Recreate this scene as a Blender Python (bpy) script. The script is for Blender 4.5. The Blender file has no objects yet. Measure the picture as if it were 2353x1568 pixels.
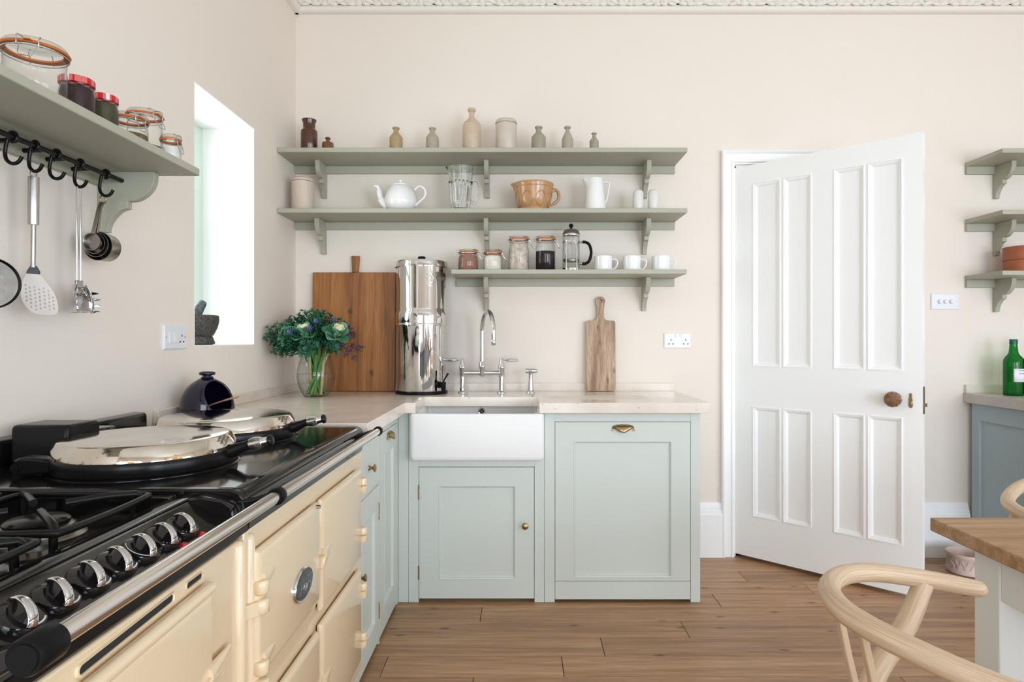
import bpy, bmesh, math, random
from mathutils import Vector, Matrix
C = bpy.context.scene.collection
S = bpy.context.scene
PI = math.pi
random.seed(7)

# ------------------------------------------------------------------ camera
cam = bpy.data.cameras.new('camera')
cam.sensor_width = 36.0
cam.lens = 1450 / 2353 * 36.0
cam.shift_x = -18.5 / 2353
cam.shift_y = -3.0 / 2353
cam.clip_start = 0.02
camo = bpy.data.objects.new('camera', cam)
C.objects.link(camo)
camo.location = (0, 0, 1.2)
camo.rotation_euler = (PI / 2, 0, 0)
S.camera = camo

# ------------------------------------------------------------------ light and exposure
S.view_settings.view_transform = 'Standard'
S.view_settings.look = 'None'
S.view_settings.gamma = 1.0
S.view_settings.use_curve_mapping = False
S.view_settings.exposure = 0.0
S.cycles.max_bounces = 12
S.cycles.diffuse_bounces = 6
S.cycles.transparent_max_bounces = 24
S.cycles.caustics_reflective = False
S.cycles.sample_clamp_indirect = 6.0

wd = bpy.data.worlds.new('daylight')
S.world = wd
wd.use_nodes = True
nt = wd.node_tree
bg = nt.nodes['Background']
tc = nt.nodes.new('ShaderNodeTexCoord')
sep = nt.nodes.new('ShaderNodeSeparateXYZ')
rmp = nt.nodes.new('ShaderNodeValToRGB')
rmp.color_ramp.elements[0].position = 0.45
rmp.color_ramp.elements[0].color = (0.25, 0.30, 0.22, 1)
rmp.color_ramp.elements[1].position = 0.55
rmp.color_ramp.elements[1].color = (0.80, 0.90, 1.0, 1)
ma = nt.nodes.new('ShaderNodeMath'); ma.operation = 'MULTIPLY_ADD'
ma.inputs[1].default_value = 0.5; ma.inputs[2].default_value = 0.5
nt.links.new(tc.outputs['Generated'], sep.inputs[0])
nt.links.new(sep.outputs['Z'], ma.inputs[0])
nt.links.new(ma.outputs[0], rmp.inputs[0])
nt.links.new(rmp.outputs[0], bg.inputs[0])
bg.inputs[1].default_value = 1.6

def area(name, loc, rot, sx, sy, power, col):
    l = bpy.data.lights.new(name, 'AREA')
    l.shape = 'RECTANGLE'; l.size = sx; l.size_y = sy
    l.energy = power; l.color = col
    o = bpy.data.objects.new(name, l); C.objects.link(o)
    o.location = loc; o.rotation_euler = rot
    return o
# daylight standing in the room's windows: glazed doors in the right wall, glazed doors behind the viewer, the deep one over the worktop
area('daylight_right', (4.16, -0.55, 1.17), (0, PI / 2 - 0.08, 0), 2.05, 2.6, 84, (0.80, 0.895, 1.0))
area('daylight_rear', (-0.15, -2.68, 1.17), (PI / 2 - 0.08, 0, 0), 1.9, 2.05, 68, (0.84, 0.92, 1.0))
area('daylight_rear', (2.85, -2.68, 1.17), (PI / 2 - 0.08, 0, 0), 2.0, 2.05, 168, (0.75, 0.87, 1.0))
area('daylight_left', (-1.66, 2.66, 1.78), (0, -PI / 2 + 0.15, 0), 1.1, 0.60, 14, (0.97, 1.0, 1.0))

# ------------------------------------------------------------------ helpers
BASE = {}
class MB:
    def __init__(s, T=None):
        s.v = []; s.f = []; s.T = T; s.g = {}
    def add(s, vs, fs):
        n = len(s.v)
        for p in vs:
            s.v.append(Vector(s.T(*p)) if s.T else Vector(p))
        s.f += [tuple(n + i for i in q) for q in fs]
        return s
    def box(s, x0, x1, y0, y1, z0, z1):
        return s.add([(x0, y0, z0), (x1, y0, z0), (x1, y1, z0), (x0, y1, z0), (x0, y0, z1), (x1, y0, z1), (x1, y1, z1), (x0, y1, z1)],
                     [(0, 3, 2, 1), (4, 5, 6, 7), (0, 1, 5, 4), (1, 2, 6, 5), (2, 3, 7, 6), (3, 0, 4, 7)])
    def loft(s, loops, c0=True, c1=True, closed=True):
        n = len(loops[0]); vs = [p for l in loops for p in l]; fs = []
        for i in range(len(loops) - 1):
            for j in range(n if closed else n - 1):
                k = (j + 1) % n
                fs.append((i * n + j, i * n + k, (i + 1) * n + k, (i + 1) * n + j))
        if c0: fs.append(tuple(reversed(range(n))))
        if c1: fs.append(tuple((len(loops) - 1) * n + j for j in range(n)))
        return s.add(vs, fs)
    def prism(s, poly, axis, lo, hi):
        if axis == 'Y': m = lambda a, b, t: (a, t, b)
        elif axis == 'X': m = lambda a, b, t: (t, a, b)
        else: m = lambda a, b, t: (a, b, t)
        return s.loft([[m(a, b, lo) for a, b in poly], [m(a, b, hi) for a, b in poly]])
    def lathe(s, prof, c=(0, 0, 0), seg=32, rot=None, c0=True, c1=True):
        c = Vector(c); loops = []
        for r, z in prof:
            l = []
            for i in range(seg):
                a = 2 * PI * i / seg
                p = Vector((max(r, 1e-5) * math.cos(a), max(r, 1e-5) * math.sin(a), z))
                if rot is not None: p = rot @ p
                l.append(tuple(c + p))
            loops.append(l)
        return s.loft(loops, c0, c1)
    def cyl(s, a, b, r, seg=20, r2=None):
        a = Vector(a); b = Vector(b); q = (b - a)
        return s.lathe([(r, 0), (r if r2 is None else r2, q.length)], a, seg, q.to_track_quat('Z', 'Y').to_matrix())
    def tube(s, pts, r, seg=10, closed=False, flat=1.0, up=None):
        pts = [Vector(p) for p in pts]; n = len(pts)
        rs = list(r) if isinstance(r, (list, tuple)) else [r] * n
        loops = []; nrm = None
        for i in range(n):
            if closed: t = pts[(i + 1) % n] - pts[i - 1]
            else: t = pts[min(i + 1, n - 1)] - pts[max(i - 1, 0)]
            t.normalize()
            if nrm is None:
                u = Vector(up) if up else (Vector((0, 0, 1)) if abs(t.z) < 0.9 else Vector((1, 0, 0)))
                nrm = (u - t * u.dot(t)).normalized()
            else:
                nrm = (nrm - t * nrm.dot(t)).normalized()
            b = t.cross(nrm)
            loops.append([tuple(pts[i] + rs[i] * (math.cos(2 * PI * k / seg) * nrm * flat + math.sin(2 * PI * k / seg) * b)) for k in range(seg)])
        dist = 0.0; k0 = len(s.v)
        for i in range(n):
            if i: dist += (pts[i] - pts[i - 1]).length
            for k in range(seg): s.g[k0 + i * seg + k] = (dist, rs[i] * 2 * PI * abs(k / seg - .5) , rs[i])
        if closed: loops.append(loops[0])
        return s.loft(loops, not closed, not closed)
    def ball(s, c, r, sc=(1, 1, 1), seg=16, rings=9, rot=None):
        loops = []; c = Vector(c)
        for i in range(rings + 1):
            t = PI * i / rings; l = []
            for j in range(seg):
                a = 2 * PI * j / seg
                p = Vector((max(math.sin(t), 1e-4) * math.cos(a) * sc[0], max(math.sin(t), 1e-4) * math.sin(a) * sc[1], -math.cos(t) * sc[2])) * r
                if rot is not None: p = rot @ p
                l.append(tuple(c + p))
            loops.append(l)
        return s.loft(loops)
    def build(s, name, mat, parent=None, origin=None, bevel=0, seg=2, smooth=50, sub=0, solid=0):
        if parent is not None:
            o0 = BASE.get(parent.name, Vector((0, 0, 0)))
        else:
            o0 = Vector(origin) if origin is not None else Vector((0, 0, 0))
        me = bpy.data.meshes.new(name)
        me.from_pydata([tuple(p - o0) for p in s.v], [], s.f)
        if s.g:
            at_ = me.attributes.new('grain', 'FLOAT_VECTOR', 'POINT')
            for i, q in s.g.items(): at_.data[i].vector = q
        bm = bmesh.new(); bm.from_mesh(me)
        bmesh.ops.recalc_face_normals(bm, faces=bm.faces)
        bm.to_mesh(me); bm.free()
        if smooth:
            for p in me.polygons: p.use_smooth = True
            me.set_sharp_from_angle(angle=math.radians(smooth))
        me.materials.append(mat)
        o = bpy.data.objects.new(name, me); C.objects.link(o)
        if parent is not None:
            o.parent = parent
        else:
            o.location = o0
        BASE[o.name] = o0
        if solid:
            m = o.modifiers.new('solidify', 'SOLIDIFY'); m.thickness = solid; m.offset = 0
        if bevel:
            m = o.modifiers.new('bevel', 'BEVEL'); m.width = bevel; m.segments = seg
            m.limit_method = 'ANGLE'; m.angle_limit = math.radians(40); m.harden_normals = False
        if sub:
            m = o.modifiers.new('subdivision', 'SUBSURF'); m.levels = sub; m.render_levels = sub
        return o

def tag(o, label, cat, group=None):
    o['label'] = label; o['category'] = cat
    if group: o['group'] = group
    return o
def thing(name, label, cat, loc=(0, 0, 0), group=None):
    o = bpy.data.objects.new(name, None); C.objects.link(o)
    o.location = loc; o.empty_display_size = 0.05
    BASE[o.name] = Vector(loc)
    return tag(o, label, cat, group)
def struct(o, label, cat):
    o['kind'] = 'structure'; o['label'] = label; o['category'] = cat
    return o
KIDS = {}
def copy_tree(o, parent=None):
    c = o.copy(); C.objects.link(c)
    BASE[c.name] = BASE.get(o.name, Vector((0, 0, 0)))
    if parent is not None: c.parent = parent
    for ch in [x for x in bpy.data.objects if x.parent == o]:
        copy_tree(ch, c)
    return c
def place(o, loc, rz=0.0, label=None):
    o.location = loc; o.rotation_euler = (0, 0, rz)
    if label: o['label'] = label
    return o
def cat(pts, n=8, closed=False):
    """Catmull-Rom through the points."""
    P = [Vector(p) for p in pts]; out = []
    m = len(P)
    for i in range(m if closed else m - 1):
        p0 = P[i - 1] if (i > 0 or closed) else P[0] * 2 - P[1]
        p1 = P[i]; p2 = P[(i + 1) % m]
        p3 = P[(i + 2) % m] if (closed or i + 2 < m) else P[-1] * 2 - P[-2]
        for k in range(n):
            t = k / n
            out.append(0.5 * ((2 * p1) + (p2 - p0) * t + (2 * p0 - 5 * p1 + 4 * p2 - p3) * t * t + (3 * p1 - p0 - 3 * p2 + p3) * t ** 3))
    if not closed: out.append(P[-1])
    return out
def rrect(x0, x1, y0, y1, r, z, n=5):
    l = []
    for cx, cy, a0 in ((x1 - r, y1 - r, 0), (x0 + r, y1 - r, PI / 2), (x0 + r, y0 + r, PI), (x1 - r, y0 + r, 1.5 * PI)):
        for i in range(n + 1):
            a = a0 + PI / 2 * i / n
            l.append((cx + r * math.cos(a), cy + r * math.sin(a), z))
    return l
def holed(outline, holes):
    """flat plate in (a, b) with holes -> verts, faces"""
    bm = bmesh.new(); es = []
    for loop in [outline] + holes:
        vs = [bm.verts.new((a, b, 0)) for a, b in loop]
        es += [bm.edges.new((vs[i], vs[(i + 1) % len(vs)])) for i in range(len(vs))]
    bmesh.ops.triangle_fill(bm, edges=es, use_beauty=True)
    bm.verts.index_update()
    v = [tuple(x.co) for x in bm.verts]; f = [tuple(x.index for x in q.verts) for q in bm.faces]
    bm.free()
    return v, f
def text_geo(txt, size, shear=0.0, ext=0.0, bold=0.0):
    cu = bpy.data.curves.new('lettering', 'FONT')
    cu.body = txt; cu.size = size; cu.shear = shear; cu.extrude = ext; cu.offset = bold
    cu.align_x = 'CENTER'; cu.align_y = 'CENTER'; cu.resolution_u = 3
    o = bpy.data.objects.new('lettering', cu); C.objects.link(o)
    dg = bpy.context.evaluated_depsgraph_get(); dg.update()
    me = bpy.data.meshes.new_from_object(o.evaluated_get(dg))
    v = [tuple(x.co) for x in me.vertices]; f = [tuple(p.vertices) for p in me.polygons]
    bpy.data.objects.remove(o); bpy.data.meshes.remove(me)
    return v, f

# ------------------------------------------------------------------ materials
def new_mat(name):
    m = bpy.data.materials.new(name); m.use_nodes = True
    return m, m.node_tree, m.node_tree.nodes['Principled BSDF']
def paint(name, col, rough=0.5, metal=0.0, spec=0.5, var=None, bump=None, coat=0.0):
    """var = (scale, amount, second colour); bump = (scale, strength)"""
    m, t, b = new_mat(name)
    b.inputs['Base Color'].default_value = (*col, 1); b.inputs['Roughness'].default_value = rough
    b.inputs['Metallic'].default_value = metal; b.inputs['Specular IOR Level'].default_value = spec
    b.inputs['Coat Weight'].default_value = coat
    if var or bump:
        co = t.nodes.new('ShaderNodeTexCoord')
    if var:
        n = t.nodes.new('ShaderNodeTexNoise'); n.inputs['Scale'].default_value = var[0]; n.inputs['Detail'].default_value = 5
        t.links.new(co.outputs['Object'], n.inputs['Vector'])
        r = t.nodes.new('ShaderNodeValToRGB')
        r.color_ramp.elements[0].position = 0.5 - var[1]; r.color_ramp.elements[1].position = 0.5 + var[1]
        r.color_ramp.elements[0].color = (*var[2], 1); r.color_ramp.elements[1].color = (*col, 1)
        t.links.new(n.outputs['Fac'], r.inputs[0]); t.links.new(r.outputs[0], b.inputs['Base Color'])
    if bump:
        n = t.nodes.new('ShaderNodeTexNoise'); n.inputs['Scale'].default_value = bump[0]; n.inputs['Detail'].default_value = 3
        t.links.new(co.outputs['Object'], n.inputs['Vector'])
        u = t.nodes.new('ShaderNodeBump'); u.inputs['Strength'].default_value = bump[1]; u.inputs['Distance'].default_value = 0.002
        t.links.new(n.outputs['Fac'], u.inputs['Height']); t.links.new(u.outputs[0], b.inputs['Normal'])
    return m
def wood(name, c_dark, c_mid, c_light, scale, rough=0.45, rnd=0.0, knots=None, knot_col=(0.06, 0.03, 0.015), fine=0.35, grain=False):
    """scale: stretch per axis (small along the grain)"""
    m, t, b = new_mat(name)
    co = t.nodes.new('ShaderNodeTexCoord'); oi = t.nodes.new('ShaderNodeObjectInfo')
    mul = t.nodes.new('ShaderNodeVectorMath'); mul.operation = 'MULTIPLY_ADD'
    cx = t.nodes.new('ShaderNodeCombineXYZ')
    for i in range(3): t.links.new(oi.outputs['Random'], cx.inputs[i])
    mul.inputs[1].default_value = (37.0, 19.0, 23.0) if rnd else (0, 0, 0)
    t.links.new(cx.outputs[0], mul.inputs[0]); ga = t.nodes.new('ShaderNodeAttribute'); ga.attribute_name = 'grain'
    t.links.new(ga.outputs['Vector'] if grain else co.outputs['Object'], mul.inputs[2])
    mp = t.nodes.new('ShaderNodeMapping'); mp.inputs['Scale'].default_value = scale
    t.links.new(mul.outputs[0], mp.inputs['Vector'])
    n1 = t.nodes.new('ShaderNodeTexNoise'); n1.inputs['Scale'].default_value = 1.0; n1.inputs['Detail'].default_value = 6; n1.inputs['Distortion'].default_value = 0.6
    t.links.new(mp.outputs[0], n1.inputs['Vector'])
    r = t.nodes.new('ShaderNodeValToRGB')
    e = r.color_ramp.elements
    e[0].position = 0.30; e[0].color = (*c_dark, 1); e[1].position = 0.68; e[1].color = (*c_light, 1)
    x = e.new(0.48); x.color = (*c_mid, 1)
    t.links.new(n1.outputs['Fac'], r.inputs[0])
    n2 = t.nodes.new('ShaderNodeTexNoise'); n2.inputs['Scale'].default_value = 6.0; n2.inputs['Detail'].default_value = 3
    t.links.new(mp.outputs[0], n2.inputs['Vector'])
    mr = t.nodes.new('ShaderNodeMapRange'); mr.inputs[1].default_value = 0.3; mr.inputs[2].default_value = 0.7; mr.inputs[3].default_value = 1 - fine; mr.inputs[4].default_value = 1 + fine * 0.4
    t.links.new(n2.outputs['Fac'], mr.inputs[0])
    mx = t.nodes.new('ShaderNodeMix'); mx.data_type = 'RGBA'; mx.blend_type = 'MULTIPLY'; mx.inputs[0].default_value = 1.0
    t.links.new(r.outputs[0], mx.inputs[6]); t.links.new(mr.outputs[0], mx.inputs[7])
    out = mx.outputs[2]
    if rnd:
        m2 = t.nodes.new('ShaderNodeMapRange'); m2.inputs[3].default_value = 1 - rnd; m2.inputs[4].default_value = 1 + rnd
        t.links.new(oi.outputs['Random'], m2.inputs[0])
        m3 = t.nodes.new('ShaderNodeMix'); m3.data_type = 'RGBA'; m3.blend_type = 'MULTIPLY'; m3.inputs[0].default_value = 1.0
        t.links.new(out, m3.inputs[6]); t.links.new(m2.outputs[0], m3.inputs[7]); out = m3.outputs[2]
    if knots:
        sp = t.nodes.new('ShaderNodeSeparateXYZ'); cb = t.nodes.new('ShaderNodeCombineXYZ')
        t.links.new(mul.outputs[0], sp.inputs[0])
        for i, (ax_, sc_) in enumerate(knots[:2]):
            kk = t.nodes.new('ShaderNodeMath'); kk.operation = 'MULTIPLY'; kk.inputs[1].default_value = sc_
            t.links.new(sp.outputs[ax_], kk.inputs[0]); t.links.new(kk.outputs[0], cb.inputs[i])
        wn = t.nodes.new('ShaderNodeTexNoise'); wn.inputs['Scale'].default_value = 5.0
        t.links.new(cb.outputs[0], wn.inputs['Vector'])
        wa = t.nodes.new('ShaderNodeVectorMath'); wa.operation = 'MULTIPLY_ADD'; wa.inputs[1].default_value = (0.12, 0.12, 0)
        t.links.new(wn.outputs['Color'], wa.inputs[0]); t.links.new(cb.outputs[0], wa.inputs[2])
        vo = t.nodes.new('ShaderNodeTexVoronoi'); vo.voronoi_dimensions = '2D'; vo.inputs['Scale'].default_value = 1.0
        t.links.new(wa.outputs[0], vo.inputs['Vector'])
        kr = t.nodes.new('ShaderNodeMapRange'); kr.inputs[1].default_value = 0.02; kr.inputs[2].default_value = knots[2]; kr.inputs[3].default_value = 0.9; kr.inputs[4].default_value = 0.0
        t.links.new(vo.outputs['Distance'], kr.inputs[0])
        wf_ = t.nodes.new('ShaderNodeMath'); wf_.operation = 'GREATER_THAN'; wf_.inputs[1].default_value = knots[3]
        cs = t.nodes.new('ShaderNodeSeparateColor'); t.links.new(vo.outputs['Color'], cs.inputs[0]); t.links.new(cs.outputs[0], wf_.inputs[0])
        km = t.nodes.new('ShaderNodeMath'); km.operation = 'MULTIPLY'
        t.links.new(kr.outputs[0], km.inputs[0]); t.links.new(wf_.outputs[0], km.inputs[1])
        m4 = t.nodes.new('ShaderNodeMix'); m4.data_type = 'RGBA'
        t.links.new(km.outputs[0], m4.inputs[0]); t.links.new(out, m4.inputs[6]); m4.inputs[7].default_value = (*knot_col, 1)
        out = m4.outputs[2]
    t.links.new(out, b.inputs['Base Color'])
    b.inputs['Roughness'].default_value = rough
    u = t.nodes.new('ShaderNodeBump'); u.inputs['Strength'].default_value = 0.15; u.inputs['Distance'].default_value = 0.002
    t.links.new(n2.outputs['Fac'], u.inputs['Height']); t.links.new(u.outputs[0], b.inputs['Normal'])
    return m
def glass(name, tint=(0.97, 0.985, 0.98), edge=(0.50, 0.55, 0.54), refl=1.0):
    m = bpy.data.materials.new(name); m.use_nodes = True; t = m.node_tree
    t.nodes.remove(t.nodes['Principled BSDF']); out = t.nodes['Material Output']
    lw = t.nodes.new('ShaderNodeLayerWeight'); lw.inputs[0].default_value = 0.5
    mx = t.nodes.new('ShaderNodeMix'); mx.data_type = 'RGBA'
    mx.inputs[6].default_value = (*tint, 1); mx.inputs[7].default_value = (*edge, 1)
    pw = t.nodes.new('ShaderNodeMath'); pw.operation = 'POWER'; pw.inputs[1].default_value = 2.6
    t.links.new(lw.outputs['Facing'], pw.inputs[0]); t.links.new(pw.outputs[0], mx.inputs[0])
    tr = t.nodes.new('ShaderNodeBsdfTransparent'); t.links.new(mx.outputs[2], tr.inputs[0])
    gl = t.nodes.new('ShaderNodeBsdfGlossy'); gl.inputs['Roughness'].default_value = 0.03
    p5 = t.nodes.new('ShaderNodeMath'); p5.operation = 'POWER'; p5.inputs[1].default_value = 4.0
    l2 = t.nodes.new('ShaderNodeLayerWeight'); l2.inputs[0].default_value = 0.5
    t.links.new(l2.outputs['Facing'], p5.inputs[0])
    fr = t.nodes.new('ShaderNodeMath'); fr.operation = 'MULTIPLY_ADD'; fr.inputs[1].default_value = 0.55; fr.inputs[2].default_value = 0.032
    t.links.new(p5.outputs[0], fr.inputs[0])
    mu = t.nodes.new('ShaderNodeMath'); mu.operation = 'MULTIPLY'; mu.inputs[1].default_value = refl; mu.use_clamp = True
    t.links.new(fr.outputs[0], mu.inputs[0])
    ms = t.nodes.new('ShaderNodeMixShader')
    t.links.new(mu.outputs[0], ms.inputs[0]); t.links.new(tr.outputs[0], ms.inputs[1]); t.links.new(gl.outputs[0], ms.inputs[2])
    t.links.new(ms.outputs[0], out.inputs[0])
    return m
def stone(name, base, grain, speck, rough=0.22, grooves=False):
    m, t, b = new_mat(name)
    co = t.nodes.new('ShaderNodeTexCoord')
    n = t.nodes.new('ShaderNodeTexNoise'); n.inputs['Scale'].default_value = 9.0; n.inputs['Detail'].default_value = 8
    t.links.new(co.outputs['Object'], n.inputs['Vector'])
    r = t.nodes.new('ShaderNodeValToRGB'); r.color_ramp.elements[0].position = 0.35; r.color_ramp.elements[1].position = 0.65
    r.color_ramp.elements[0].color = (*grain, 1); r.color_ramp.elements[1].color = (*base, 1)
    t.links.new(n.outputs['Fac'], r.inputs[0])
    v = t.nodes.new('ShaderNodeTexVoronoi'); v.inputs['Scale'].default_value = 55.0
    t.links.new(co.outputs['Object'], v.inputs['Vector'])
    n2 = t.nodes.new('ShaderNodeTexNoise'); n2.inputs['Scale'].default_value = 26.0
    t.links.new(co.outputs['Object'], n2.inputs['Vector'])
    a = t.nodes.new('ShaderNodeMath'); a.operation = 'LESS_THAN'; a.inputs[1].default_value = 0.20
    t.links.new(v.outputs['Distance'], a.inputs[0])
    g = t.nodes.new('ShaderNodeMath'); g.operation = 'GREATER_THAN'; g.inputs[1].default_value = 0.62
    t.links.new(n2.outputs['Fac'], g.inputs[0])
    mu = t.nodes.new('ShaderNodeMath'); mu.operation = 'MULTIPLY'
    t.links.new(a.outputs[0], mu.inputs[0]); t.links.new(g.outputs[0], mu.inputs[1])
    mu2 = t.nodes.new('ShaderNodeMath'); mu2.operation = 'MULTIPLY'; mu2.inputs[1].default_value = 0.7
    t.links.new(mu.outputs[0], mu2.inputs[0])
    mx = t.nodes.new('ShaderNodeMix'); mx.data_type = 'RGBA'; mx.inputs[7].default_value = (*speck, 1)
    t.links.new(mu2.outputs[0], mx.inputs[0]); t.links.new(r.outputs[0], mx.inputs[6])
    t.links.new(mx.outputs[2], b.inputs['Base Color'])
    b.inputs['Roughness'].default_value = rough
    return m

K = {}
K['wall'] = paint('wall_paint', (0.83, 0.752, 0.678), 0.85, spec=0.2, bump=(160, 0.12))
K['ceiling'] = paint('ceiling_paint', (0.86, 0.84, 0.81), 0.9, spec=0.2, bump=(120, 0.08))
K['white'] = paint('white_gloss_paint', (0.92, 0.92, 0.92), 0.32, bump=(40, 0.04))
K['reveal'] = paint('white_wall_paint', (0.90, 0.89, 0.87), 0.8, spec=0.2, bump=(160, 0.08))
K['sage'] = paint('sage_shelf_paint', (0.415, 0.405, 0.325), 0.5, bump=(220, 0.08))
K['cab'] = paint('sage_cabinet_paint', (0.615, 0.660, 0.62), 0.45, bump=(220, 0.08))
K['blue'] = paint('blue_grey_cabinet_paint', (0.40, 0.505, 0.545), 0.45, bump=(220, 0.08))
K['mint'] = paint('mint_window_paint', (0.60, 0.70, 0.63), 0.4, bump=(80, 0.05))
K['dark'] = paint('dark_gap', (0.02, 0.018, 0.016), 0.9, bump=(60, 0.1))
K['stone'] = stone('pale_stone', (0.80, 0.72, 0.645), (0.72, 0.63, 0.55), (0.33, 0.24, 0.19), 0.16)
K['stone2'] = stone('grey_stone', (0.62, 0.58, 0.55), (0.55, 0.51, 0.48), (0.3, 0.25, 0.22), 0.3)
K['porcelain'] = paint('white_porcelain', (0.86, 0.855, 0.85), 0.12, bump=(12, 0.02), coat=0.3)
K['chrome'] = paint('chrome', (0.66, 0.66, 0.67), 0.06, 1.0, bump=(30, 0.01))
K['steel'] = paint('brushed_steel', (0.52, 0.51, 0.50), 0.26, 1.0, var=(60, 0.3, (0.42, 0.41, 0.40)))
K['dsteel'] = paint('dull_steel', (0.40, 0.37, 0.34), 0.30, 1.0, var=(40, 0.3, (0.28, 0.26, 0.24)))
K['mirror'] = paint('polished_steel', (0.68, 0.67, 0.655), 0.05, 1.0, bump=(9, 0.02))
K['brass'] = paint('aged_brass', (0.46, 0.33, 0.17), 0.30, 1.0, var=(60, 0.3, (0.30, 0.20, 0.10)))
K['enamel'] = paint('black_enamel', (0.008, 0.007, 0.007), 0.09, spec=0.45, bump=(50, 0.015), coat=0.0)
K['iron'] = paint('black_cast_iron', (0.008, 0.0075, 0.0075), 0.25, spec=0.2, bump=(120, 0.12))
K['black'] = paint('black_plastic', (0.007, 0.007, 0.0075), 0.38, spec=0.10, bump=(90, 0.03))
K['fireclay'] = paint('white_fireclay', (0.86, 0.855, 0.85), 0.42, spec=0.35, bump=(12, 0.02))
K['skim'] = paint('dark_steel', (0.16, 0.14, 0.125), 0.32, 1.0, var=(40, 0.3, (0.10, 0.09, 0.08)))
K['cream'] = paint('cream_enamel', (0.79, 0.63, 0.43), 0.16, var=(3, 0.35, (0.75, 0.59, 0.39)), coat=0.3)
K['plastic'] = paint('white_plastic', (0.80, 0.80, 0.83), 0.35, bump=(60, 0.02))
K['orange'] = paint('orange_rubber', (0.62, 0.17, 0.035), 0.5, bump=(60, 0.05))
K['wire'] = paint('clip_wire', (0.60, 0.60, 0.60), 0.22, 1.0, bump=(60, 0.02))
K['glass'] = glass('clear_glass')
gm, gt, gb = new_mat('solid_clear_glass')
gb.inputs['Transmission Weight'].default_value = 1; gb.inputs['IOR'].default_value = 1.45; gb.inputs['Roughness'].default_value = 0.0; gb.inputs['Base Color'].default_value = (0.96, 0.98, 0.97, 1)
K['solidglass'] = gm
K['jugglass'] = glass('thick_clear_glass', (0.93, 0.95, 0.94), (0.38, 0.42, 0.42), 1.3)
K['greenglass'] = glass('green_bottle_glass', (0.05, 0.50, 0.16), (0.0, 0.16, 0.07), 1.0)
K['pane'] = glass('window_glass', (0.97, 1.0, 0.99), (0.9, 0.95, 0.93))
K['navy'] = paint('navy_glaze', (0.006, 0.004, 0.018), 0.07, var=(20, 0.3, (0.010, 0.005, 0.024)), coat=0.2)
K['granite'] = paint('dark_granite', (0.10, 0.092, 0.082), 0.6, var=(140, 0.12, (0.022, 0.02, 0.018)))
K['floor'] = wood('oak_floor', (0.300, 0.155, 0.073), (0.41, 0.222, 0.108), (0.52, 0.305, 0.160), (1.4, 34, 34), 0.36, rnd=0.17, knots=((0, 4.2), (1, 10.0), 0.12, 0.72), knot_col=(0.09, 0.045, 0.028), fine=0.28)
K['board'] = wood('pine_board', (0.17, 0.055, 0.012), (0.345, 0.130, 0.030), (0.44, 0.18, 0.046), (24, 20, 0.9), 0.5, knots=((0, 8.0), (2, 5.5), 0.13, 0.70), knot_col=(0.045, 0.016, 0.005), fine=0.28)
K['board2'] = wood('grey_brown_board', (0.25, 0.145, 0.085), (0.44, 0.285, 0.18), (0.56, 0.40, 0.275), (34, 34, 3.0), 0.55, knots=((0, 22.0), (2, 9.0), 0.2, 0.6), knot_col=(0.14, 0.07, 0.035), fine=0.3)
K['table'] = wood('oak_table', (0.27, 0.135, 0.055), (0.385, 0.22, 0.10), (0.47, 0.295, 0.15), (2.0, 30, 30), 0.45, knots=((0, 3.0), (1, 5.0), 0.05, 0.5), fine=0.22)
K['ash'] = wood('pale_oak_chair', (0.52, 0.36, 0.225), (0.60, 0.44, 0.295), (0.66, 0.505, 0.36), (2.2, 95, 8), 0.48, fine=0.24, grain=True)
K['cord'] = paint('paper_cord', (0.60, 0.47, 0.30), 0.8, bump=(200, 0.5))
K['tablepaint'] = paint('pale_grey_table_paint', (0.68, 0.69, 0.665), 0.5, bump=(160, 0.06))
K['spoon'] = wood('spoon_wood', (0.38, 0.22, 0.11), (0.50, 0.31, 0.17), (0.58, 0.38, 0.22), (20, 20, 20), 0.6)
K['terracotta'] = paint('terracotta', (0.40, 0.125, 0.05), 0.55, var=(9, 0.3, (0.33, 0.095, 0.038)), bump=(120, 0.15))
K['pink'] = paint('pink_stoneware', (0.64, 0.485, 0.43), 0.5, bump=(100, 0.08))
K['label'] = paint('paper_label', (0.82, 0.80, 0.84), 0.8, bump=(90, 0.05))
K['ink'] = paint('grey_ink', (0.25, 0.25, 0.32), 0.8, bump=(90, 0.05))
K['red'] = paint('red_plastic', (0.62, 0.01, 0.015), 0.35, bump=(90, 0.03))
K['cornice'] = paint('cornice_plaster', (0.84, 0.79, 0.73), 0.85, spec=0.2, bump=(90, 0.1))
K['gap_shade'] = paint('cornice_gap_shade', (0.10, 0.055, 0.045), 0.95, spec=0.1, var=(30, 0.2, (0.05, 0.03, 0.025)))  # shade of the undercut leaf gaps, painted into the backing colour
K['lid'] = paint('worn_chrome_lid', (0.74, 0.71, 0.67), 0.07, 1.0, var=(14, 0.18, (0.62, 0.55, 0.46)), bump=(6, 0.02))
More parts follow.
